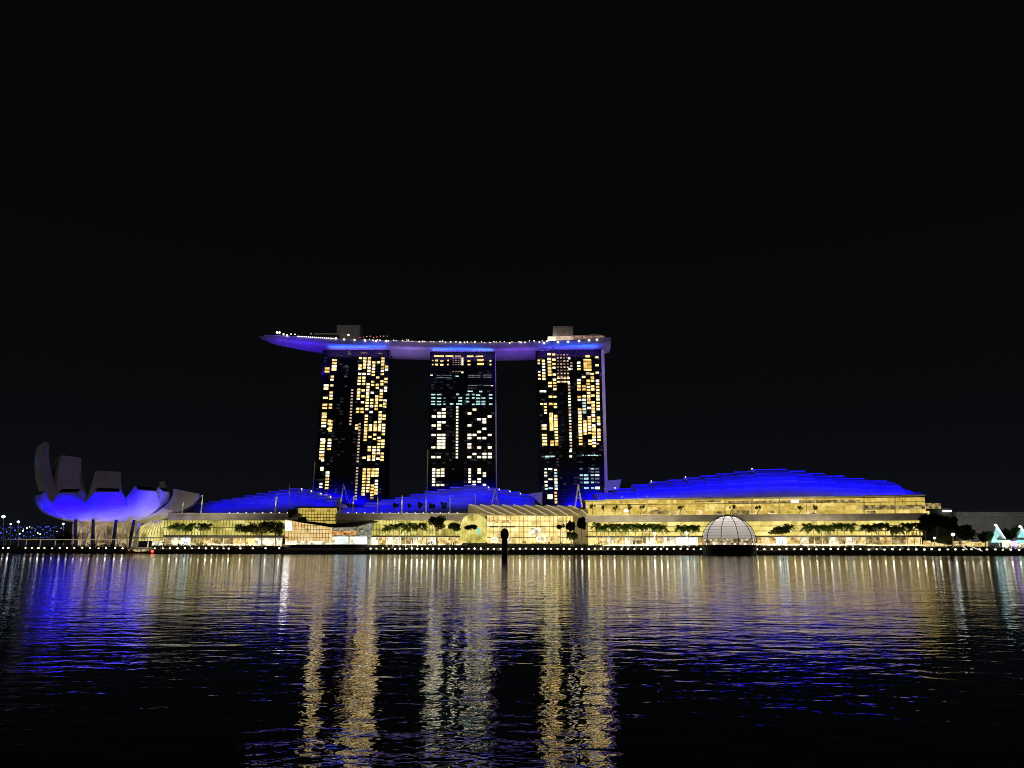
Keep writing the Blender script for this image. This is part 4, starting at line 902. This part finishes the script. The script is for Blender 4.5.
hedge(30, 78, 3.2, 'dark hedge below the left edge of the museum')
hedge(78, 126, 3.6, 'dark hedge under the museum lobby')
hedge(153, 215, 3.6, 'dark hedge before the left block, right of the small boat')
hedge(215, 284, 2.4, 'low dark hedge left of the glass pavilion')
hedge(366, 420, 2.2, 'low dark hedge right of the glass pavilion')
hedge(420, 498, 4.0, 'dark hedge left of the round headed post')
hedge(509, 560, 4.0, 'dark hedge in front of the cream lit hall')
hedge(560, 604, 3.8, 'dark hedge under the two dark round trees')
hedge(604, 652, 2.6, 'low dark hedge before the long palm row')
hedge(652, 703, 2.6, 'low dark hedge left of the glass dome')
hedge(757, 805, 3.0, 'dark hedge right of the glass dome')
hedge(805, 870, 2.4, 'low dark hedge before the bright palms on the right')
hedge(870, 952, 2.0, 'low dark hedge before the dark palms on the right')
hedge(952, 1030, 2.6, 'dark hedge at the far right end of the quay')
# pale ledges; the edge light is put in as weak emission
for (u0, u1, v, lbl) in ((822, 952, 545.2, 'glowing pale ledge running above the quay lamps on the right'), (603, 676, 545.4, 'thin glowing pale ledge above the quay lamps before the palm row'), (255, 284, 544.8, 'short glowing pale ledge left of the glass pavilion')):
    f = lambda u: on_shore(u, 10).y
    tag(MB().slab(u0, u1, v-.35, v+.35, f, 1.0).build('ledge', mat('glowing_ledge', (.6, .52, .36), .6, emit=(1, .8, .4), estr=.3)), lbl, 'ledge')

# ================================================================== PALMS AND TREES
def palm_mesh(h, fr, seed):
    rnd = random.Random(seed); root = bpy.data.objects.new('palm_tree', None); COL.objects.link(root)
    mb = MB(); pts = [Vector((rnd.uniform(-.1, .1)*k*.4, 0, h*k/5)) for k in range(6)]
    for k in range(5): mb.tube(pts[k], pts[k+1], .32-.03*k, .32-.03*(k+1), 7)
    mb.build('trunk', M['trunk'], root)
    top = pts[-1]; mb = MB(); mb.raw = True
    for i in range(20):
        a = 2*math.pi*i/20*2.4+rnd.uniform(-.2, .2); el = rnd.uniform(-.35, 1.5); L = fr*rnd.uniform(.8, 1.1); d = Vector((math.cos(a), math.sin(a), 0)); s = Vector((-d.y, d.x, 0)); pr = []
        for k in range(8):
            t = k/7; pr.append(top+d*L*(t*math.cos(el*.6))+Vector((0, 0, L*(math.sin(el)*t*1.1-.75*t*t))))
        for k in range(7):
            wk = .75*(math.sin(math.pi*min(1, (k+.6)/7.2)))+.15
            for sg in (-1, 1):
                p0, p1 = pr[k], pr[k+1]; tip = s*sg*wk*L*.30+Vector((0, 0, -.9*wk))
                mb.add([p0, p0.lerp(p1, .75), p0.lerp(p1, .95)+tip+(p1-p0)*.5, p0.lerp(p1, .45)+tip], [(0, 1, 2, 3)])
    mb.build('crown', M['palm'], root)
    return root
palms = [palm_mesh(1, 1, s) for s in (1, 2, 3)]       # unit palms, remade below at real size
for p in palms:
    for c in list(p.children): bpy.data.objects.remove(c)
    bpy.data.objects.remove(p)
PK = {}
def place_palm(u, vtop, off, label, dark=False, fr=4.8):
    p = on_shore(u, off); p.z = LAND
    h = round(Z(vtop, p.y, u)-LAND-.35*fr, 0); k = (h, dark, random.choice((1, 2)))
    if k not in PK:
        r = palm_mesh(h, fr, k[2]+int(h)); PK[k] = r
        if dark:
            for c in r.children:
                if c.name.startswith('crown'): c.data.materials[0] = M['leaf']
    else: r = copy_tree(PK[k])
    r.location = p; r.rotation_euler = (0, 0, random.uniform(0, 6.28))
    tag(r, label, 'palm tree', 'palm trees along the promenade'); return r
for u in (171.5, 178, 184.5, 190.5, 199.5, 206): place_palm(u, 523.6+random.uniform(-1.4, 1.6), 30, 'palm in the row before the left block, right of the museum')
for u in (387, 393, 399, 405.5, 411.5, 417.5, 422): place_palm(u, 524.0+random.uniform(-1.4, 1.6), 32, 'palm in the row before the middle block')
for u in (597, 603, 609, 616, 622.5, 629, 636, 643, 650, 657, 663.5): place_palm(u, 523.8+random.uniform(-1.6, 1.8), 34, 'palm in the long lit row between the hall and the dome')
for u in (681.5, 689, 696.5): place_palm(u, 525+random.uniform(-.5, .5), 34, 'palm in the trio just left of the glass dome')
for u in (808, 815, 822.5, 830.5, 839, 846, 853): place_palm(u, 523.8+random.uniform(-1.5, 1.6), 34, 'green lit palm in the row right of the umbrella shaped tree')
for u in (867, 873, 880, 887, 894, 901, 908, 915, 921): place_palm(u, 524.2+random.uniform(-1.5, 1.6), 30, 'dark palm in the dense row at the right end of the right block', True)

for u0, u1, off, pw in ((168, 210, 24, 5600), (384, 425, 26, 5600), (593, 668, 28, 14000), (678, 700, 28, 3000), (804, 857, 28, 7000), (863, 925, 24, 1200)):
    a, b = on_shore(u0, off), on_shore(u1, off); m_ = (a+b)/2
    area('palm_uplight', (m_.x, m_.y, LAND+1), (m_.x, m_.y+22, 13), (b-a).length, .5, pw*.6, (1, .92, .5), R(70))
def tree(u, vtop, vbot, wpx, off, label, m='leaf', n=900, vbase=None, tilt=0, size=.6, Y=None, base_z=LAND, clumps=9, cat='tree', group='broad trees along the waterfront'):
    if Y is None: p = on_shore(u, off)
    else: p = Vector((X(u, Y, 545), Y, 0))
    p.z = base_z if vbase is None else Z(vbase, p.y, u)
    zt_, zb_ = Z(vtop, p.y, u), Z(vbot, p.y, u); rx = wpx/2*(X(u+1, p.y)-X(u, p.y)); rz = (zt_-zb_)/2; cz = (zt_+zb_)/2
    px = X(u, p.y, (vtop+vbot)/2)
    root = thing('broadleaf_tree', p, label, cat, group)
    cl = []
    for i in range(clumps):
        a = random.uniform(0, 6.28); r = random.uniform(.3, .75); x_ = r*math.cos(a)*rx; cl.append((Vector((px+x_, p.y+r*math.sin(a)*rx*.8, cz+random.uniform(-.5, .5)*rz+tilt*x_)), random.uniform(.32, .5)))
    def fn():
        c, s = random.choice(cl); d = Vector((random.gauss(0, 1), random.gauss(0, 1), random.gauss(0, 1))).normalized()*random.random()**.4
        return c+Vector((d.x*rx*s, d.y*rx*s, d.z*rz*s*1.15))
    leaves(int(n*1.3), fn, size*1.2).build('crown', M[m], root)
    mb = MB(); mid = Vector((px, p.y, zb_+rz*.35)); mb.tube(p, mid, max(.25, rz*.09), max(.18, rz*.06), 7)
    for c, s in cl[:6]: mb.tube(mid-Vector((0, 0, rz*.2)), c, max(.14, rz*.045), .08, 5)
    mb.build('trunk', M['bark'], root); return root
tree(246, 523.5, 534, 24, 30, 'wide dark tree at the left of the clump before the left block')
tree(262, 520, 535, 26, 30, 'broad tree in the clump, overlapping the grey slab of the left block')
tree(276, 519, 536, 18, 26, 'speckled tree at the right of the clump beside the lit white sign')
tree(293, 508.5, 519, 11, 0, 'dark tree on the roof above the lit white sign', 'leaf', 500, vbase=523, Y=600)
tree(302, 516.5, 522, 9, 0, 'small shrub on the slope right of the roof tree', 'leaf', 300, vbase=523, Y=600)
tree(437, 514, 533, 19, 26, 'tall speckled tree breaking the slab line left of the arched wing', 'leaf', 900)
tree(455, 522, 532, 16, 28, 'round tree between the tall speckled tree and the arched wing', 'leaf')
tree(471, 524, 531, 12, 24, 'flat dark tree before the arched wing', 'leafdark', 500)
tree(560.5, 524, 531, 9, 22, 'small flat tree left of the two dark round trees', 'leaf', 350)
tree(571, 519.5, 533, 10, 20, 'left and smaller of the two dark round trees before the hall', 'leafdark', 900)
tree(581.5, 515.5, 531, 11, 20, 'right and taller of the two dark round trees before the hall', 'leafdark', 1200)
tree(573, 531, 541, 14, 20, 'low shrubby tree at the foot of the two dark round trees', 'leaf', 600)
tree(782, 524.5, 534.5, 23, 22, 'umbrella shaped tree with slanting crown right of the glass dome', 'leaf', 1000, tilt=.22, clumps=14)
tree(936, 510, 531, 27, 30, 'largest black tree at the right end of the right block', 'leafdark', 1800, size=.8)
tree(925, 519, 534, 16, 26, 'black tree squeezed between the dark palms and the largest black tree', 'leafdark', 900, size=.7)
tree(952, 516, 534, 16, 40, 'black tree just right of the largest black tree', 'leafdark', 900, size=.7)
tree(968, 522.5, 541, 24, 30, 'round black tree left of the cyan lit sails', 'leafdark', 1300, size=.7)
tree(985, 530, 543, 14, 30, 'low black tree touching the cyan lit sail', 'leafdark', 700, size=.7)
tree(1010, 525.5, 543, 18, 30, 'black tree between the two cyan lit sails', 'leafdark', 1000, size=.7)
tree(944, 534, 545, 18, 18, 'low lit shrub below the largest black tree', 'leaf', 600)
tree(66, 528, 544, 12, 34, 'dim tree left of the museum lobby', 'leafdark', 600)
tree(58, 533, 545, 12, 34, 'small dim tree between the footbridge and the museum', 'leafdark', 500)
for i, u in enumerate((395, 408, 420, 432, 443.5)): tree(u, 501.5+(i % 2)*1.6, 509, 6.5, 0, 'dark potted tree in the row before the middle blue roof', 'leafdark', 220, vbase=513, Y=614, clumps=5, group='potted trees before the middle blue roof')
for i, u in enumerate((593, 603.5, 615.5, 630, 641.5, 681, 732, 759, 801, 815)): tree(u, 503.5+(i % 3)*.7, 510, 7, 0, 'small dark tree on the gold lit terrace of the longest mall block', 'leaf', 110, vbase=514.3, Y=YRt(u)+1, clumps=5, size=.45, group='trees on the gold lit terrace')
# small trees and palms on the roof deck
def deck_tree_mesh():
    root = bpy.data.objects.new('deck_tree', None); COL.objects.link(root)
    def fn():
        d = Vector((random.gauss(0, 1), random.gauss(0, 1), random.gauss(0, 1))).normalized()*random.random()**.5; return (d.x*2.1, d.y*2.1, 3.4+d.z*1.4)
    leaves(120, fn, .55).build('crown', M['palm'], root); MB().tube((0, 0, 0), (0, 0, 3), .18, .12, 5).build('trunk', M['bark'], root); return root
dt = deck_tree_mesh(); first = True
for i in range(34):
    u = 366+i*5.4+random.uniform(-1.5, 1.5)
    o = dt if first else copy_tree(dt); first = False
    o.location = deck_pt(u, random.uniform(3, 9)); s = random.uniform(.7, 1.15); o.scale = (s, s, s); o.rotation_euler = (0, 0, random.uniform(0, 6))
    tag(o, 'small tree in the row along the top of the roof deck', 'tree', 'trees on the roof deck')
a, b = deck_sect(380), deck_sect(600)
area('deck_glow', ((a[0]+b[0])/2, a[1]-a[2]+1.5, a[3]+.9), ((a[0]+b[0])/2, a[1], a[3]+6), b[0]-a[0], .5, 260, WARM)

# ================================================================== LEFT: FOOTBRIDGE AND STREET LAMPS
br = thing('footbridge', (X(20, 700), 700, LAND), 'distant footbridge studded with small blue lights at the far left', 'footbridge')
pa, pb = P(-30, 541, 640), P(58, 537, 760)
d = pb-pa; L = d.length; dn = d.normalized(); sd = Vector((-dn.y, dn.x, 0)).normalized(); up = Vector((0, 0, 1))
mb = MB(); mb.hexa([pa-sd*3-up*.5, pb-sd*3-up*.5, pb-sd*3, pa-sd*3], [pa+sd*3-up*.5, pb+sd*3-up*.5, pb+sd*3, pa+sd*3]); mb.build('deck', M['concrete'], br)
for ph in (0, math.pi):
    pts = [pa+d*(k/90)+sd*(4.6*math.cos(k*.42+ph))+up*(5+5.2*math.sin(k*.42+ph)) for k in range(91)]
    MB().path(pts, .16, 4).build('helix_tube', M['dark'], br)
n = 0
for k in range(0, 91, 2):
    for ph in (0, math.pi):
        if n < 92:
            p = pa+d*(k/90)+sd*(4.6*math.cos(k*.42+ph)*1.05)+up*(5+5.4*math.sin(k*.42+ph)); n += 1
            lamp_part(p, random.choice([.3, .4, .55]), random.choice(['lampblue', 'lampblue', 'lampblue', 'lampblue', 'lampcool']), br, 'bridge_light')
mb = MB()
for k in range(5): q = pa+d*(k/4); mb.tube((q.x, q.y, -1), (q.x, q.y, q.z), .7, .7, 8)
mb.build('pier', M['concrete'], br)
def street_lamp(u, v0, v1, Y, r, label):
    o = thing('street_lamp', P(u, v0, Y), label, 'street lamp'); MB().tube(P(u, v0, Y), P(u, v1+.6, Y), .28, .2).build('pole', M['mast'], o)
    MB().ball(P(u, v1, Y), r, r, r*.8, 8, 6).build('lamp_head', M['lampcool'], o); return o
street_lamp(3.4, 548, 516.5, 600, 1.3, 'tallest white street lamp at the far left edge')
street_lamp(18.3, 548, 521.8, 600, 1.0, 'shorter white street lamp right of the tallest one at far left')
street_lamp(10.8, 548, 524, 600, .7, 'small faint street lamp between the two white ones at far left')
street_lamp(63.3, 546, 523.8, 600, .8, 'white lamp on a pole left of the museum lobby')
street_lamp(953, 548, 534.5, 505, 1.2, 'bright white lamp among the black trees on the right')
street_lamp(934.5, 548, 538, 505, .8, 'small pale lamp under the largest black tree')
street_lamp(782, 548, 538.5, 530, 1.3, 'bright white lamp under the umbrella shaped tree')
street_lamp(687, 546, 532.5, 545, 1.5, 'round white lamp in front of the palm trio left of the dome')
street_lamp(654.8, 546, 533.3, 545, 1.1, 'round white lamp in front of the long palm row')

# ================================================================== RIGHT END
og = thing('office_block', (X(995, 700), 720, LAND), 'long dark grey building behind the trees at the far right', 'building', 'dark buildings at the far right')
MB().slab(958, 1060, 512.5, 549, lambda u: 690.0, 40).build('wall', mat('grey_wall', (.52, .52, .53), .8, scale=.1), og)
MB().slab(957, 1061, 512.0, 512.9, lambda u: 688.5, 43).build('roof', M['core'], og)
MB().slab(962, 1060, 513.4, 516, lambda u: 690.0, .6, -.7).build('top_band', M['core'], og)
ob = thing('low_building', (X(933, 600), 610, LAND), 'low building with dim olive top next to the end of the right block', 'building', 'dark buildings at the far right')
MB().slab(926, 941, 503, 508.5, lambda u: 590.0, 20).build('upper_storey', M['shop_dim'], ob)
MB().slab(926, 955, 508.5, 549, lambda u: 592.0, 24).build('wall', M['darkb'], ob)
MB().slab(943.5, 951.5, 510.4, 511.8, lambda u: 589.5, 1).build('lit_canopy', M['sign'], ob)
area('street_glow', (X(1000, 600), 600, 9), (X(1000, 690), 690, 26), 60, 1, 2200, (1, .95, .85), R(90))
def sail(u, w_, vt, vb, Y, label):
    o = thing('sail_canopy', (X(u, Y), Y, LAND), label, 'canopy', 'cyan lit sails at the far right')
    a, b, c = P(u-w_*.5, vb, Y), P(u+w_*.55, vb, Y), P(u-w_*.12, vt, Y+1)
    back = Vector((0, 6, 0))
    MB().add([a, b, c, a+back, b+back], [(0, 1, 2), (4, 3, 2), (0, 2, 3), (1, 4, 2), (0, 3, 4, 1)]).build('sail', M['cyan'], o)
    MB().tube(Vector((c.x, c.y, LAND)), c+Vector((0, 0, .8)), .2).build('pole', M['mast'], o)
    MB().ball(c+Vector((-1.2, -.8, .2)), 1.0, .8, .7, 8, 6).build('lamp_head', M['lampcool'], o)
    MB().tube(c+Vector((-.4, -.6, .1)), P(u+w_*.5, vb-3, Y-1), .17).build('edge_light', M['lampcool'], o)
    spot('sail_light', (X(u, Y-12), Y-14, LAND+1), ((a+b+c)/3), 15000, (.40, 1, .95), 60, .5, .3)
sail(998.5, 15, 525.5, 542.5, 505, 'left cyan lit triangular sail near the right edge')
sail(1023, 14, 527, 543, 500, 'right cyan lit triangular sail cut by the right edge')
kk = thing('kiosk_row', (X(1014, 505), 508, LAND), 'bright white and violet kiosks at the foot of the cyan sails', 'kiosk')
for u0, u1, v0, m_ in ((1005, 1011, 540, 'shop_white'), (1011.3, 1017, 541, glow('violet_sign', (.75, .55, 1), 1.4)), (1017.3, 1030, 543, 'shop_white')):
    MB().slab(u0, u1, v0, 549, lambda u: 500.0, 3).build('front', M[m_] if isinstance(m_, str) else m_, kk)
MB().slab(1003, 1032, 538.8, 539.8, lambda u: 498.5, 6).build('roof', M['dark'], kk)
low = thing('shop_row', (X(962, 505), 508, LAND), 'row of small warm stalls under the black trees on the right', 'stall')
for i, (u0, u1) in enumerate(((925, 931), (932, 939), (941, 947), (955, 962), (963, 971), (973, 979), (981, 988))):
    MB().slab(u0, u1, 541+random.uniform(-.5, 1.2), 546.5, lambda u: 508.0, 2).build('front', M[random.choice(['shop_warm', 'shop_dim', 'shop_warm'])], low)
MB().slab(924, 990, 546.5, 549.5, lambda u: 508.2, 3).build('plinth', M['darkb'], low)
for (u0, v0, u1, v1) in ((962, 545.5, 967, 549.5), (970, 546, 982, 551)):
    tag(MB().tube(P(u0, v0, 494), P(u1, v1, 484), .3).build('handrail', mat('glowing_rail', (.7, .7, .6), .5, emit=(1, .95, .75), estr=.7)), 'pale glowing handrail of the %s steps at the right end of the quay' % ('shorter' if u0 < 965 else 'longer'), 'handrail')  # brightness put in as the rail's own emission

# ================================================================== ON THE WATER
def boat(u0, u1, Y, label):
    xa, xb = X(u0, Y, 553), X(u1, Y, 553); L = xb-xa; c = Vector(((xa+xb)/2, Y, 0))
    o = thing('river_boat', c, label, 'boat'); loops = []
    for k in range(11):
        t = k/10; x = xa+L*t; wd = 2.3*(1-abs(2*t-1)**3)*.95+.15; sh_ = 1.3+.9*abs(2*t-1)**2.5
        loops.append([(x, Y-wd, sh_), (x, Y-wd*.75, .1), (x, Y, -.5), (x, Y+wd*.75, .1), (x, Y+wd, sh_), (x, Y+wd*.8, sh_-.35), (x, Y, sh_-.4), (x, Y-wd*.8, sh_-.35)])
    MB().loft(loops).build('hull', M['red'], o)
    MB().box(xa+L*.30, xa+L*.78, Y-1.7, Y+1.7, 1.2, 3.2).build('cabin', interior('boat_cabin', [(.05, .03, .02), (.4, .3, .16), (.9, .75, .5)], .8, (1.1, 1.0), .8, .6), o)
    mb = MB(); mb.box(xa+L*.24, xa+L*.84, Y-2.1, Y+2.1, 3.35, 3.6)
    for t in (.26, .4, .54, .68, .82): 
        for s in (-1.9, 1.9): mb.tube((xa+L*t, Y+s, 1), (xa+L*t, Y+s, 3.4), .08)
    mb.build('canopy', M['timber'], o)
    for t in (.12, .3, .5, .68): MB().ball((xa+L*t, Y-2.2, 2.3), .35, n=6, m=4).build('lantern', M['cream'], o)
    MB().ball((xb-.8, Y-1.0, 1.5), 1.0, .9, .8, 8, 6).build('stern_light', M['lampred'], o)
boat(127, 154, 541, 'low red river boat with lanterns and glowing red stern light')
rf = thing('moored_raft', (X(626, 508), 508, 0), 'low black raft moored against the quay below the palm row', 'raft')
a, b = X(617, 508, 552), X(636, 508, 552)
MB().loft([[(x, 508-w_, .9), (x, 508-w_*.8, -.4), (x, 508+w_*.8, -.4), (x, 508+w_, .9)] for x, w_ in ((a, .6), (a+1.5, 2), (b-1.5, 2), (b, .6))]).build('float', M['black'], rf)
MB().box(a+3, b-4, 507, 509, .9, 2.1).build('housing', M['black'], rf)
YB = 330.0; cx = X(504.6, YB, 545)
bp = thing('marker_post', (cx, YB, 0), 'dark round headed post standing in the water before the hall', 'post')
k_ = X(505.6, YB)-X(504.6, YB)
MB().lathe((cx, YB, 0), [(0.01, -3), (3.1*k_, -3), (3.0*k_, Z(541, YB)), (2.5*k_, Z(539.5, YB)), (.01, Z(539.5, YB))], 20).build('shaft', M['dark'], bp)
zt_, zb_ = Z(528.2, YB), Z(540.5, YB)
MB().ball((cx, YB, (zt_+zb_)/2), 4.2*k_, 4.2*k_, (zt_-zb_)/2, 20, 14).build('head', M['dark'], bp, smooth=True)
MB().lathe((cx, YB, 0), [(3.1*k_, Z(546, YB)), (3.5*k_, Z(546.2, YB)), (3.5*k_, Z(546.8, YB)), (3.1*k_, Z(547, YB))], 20).build('collar', M['dark'], bp)
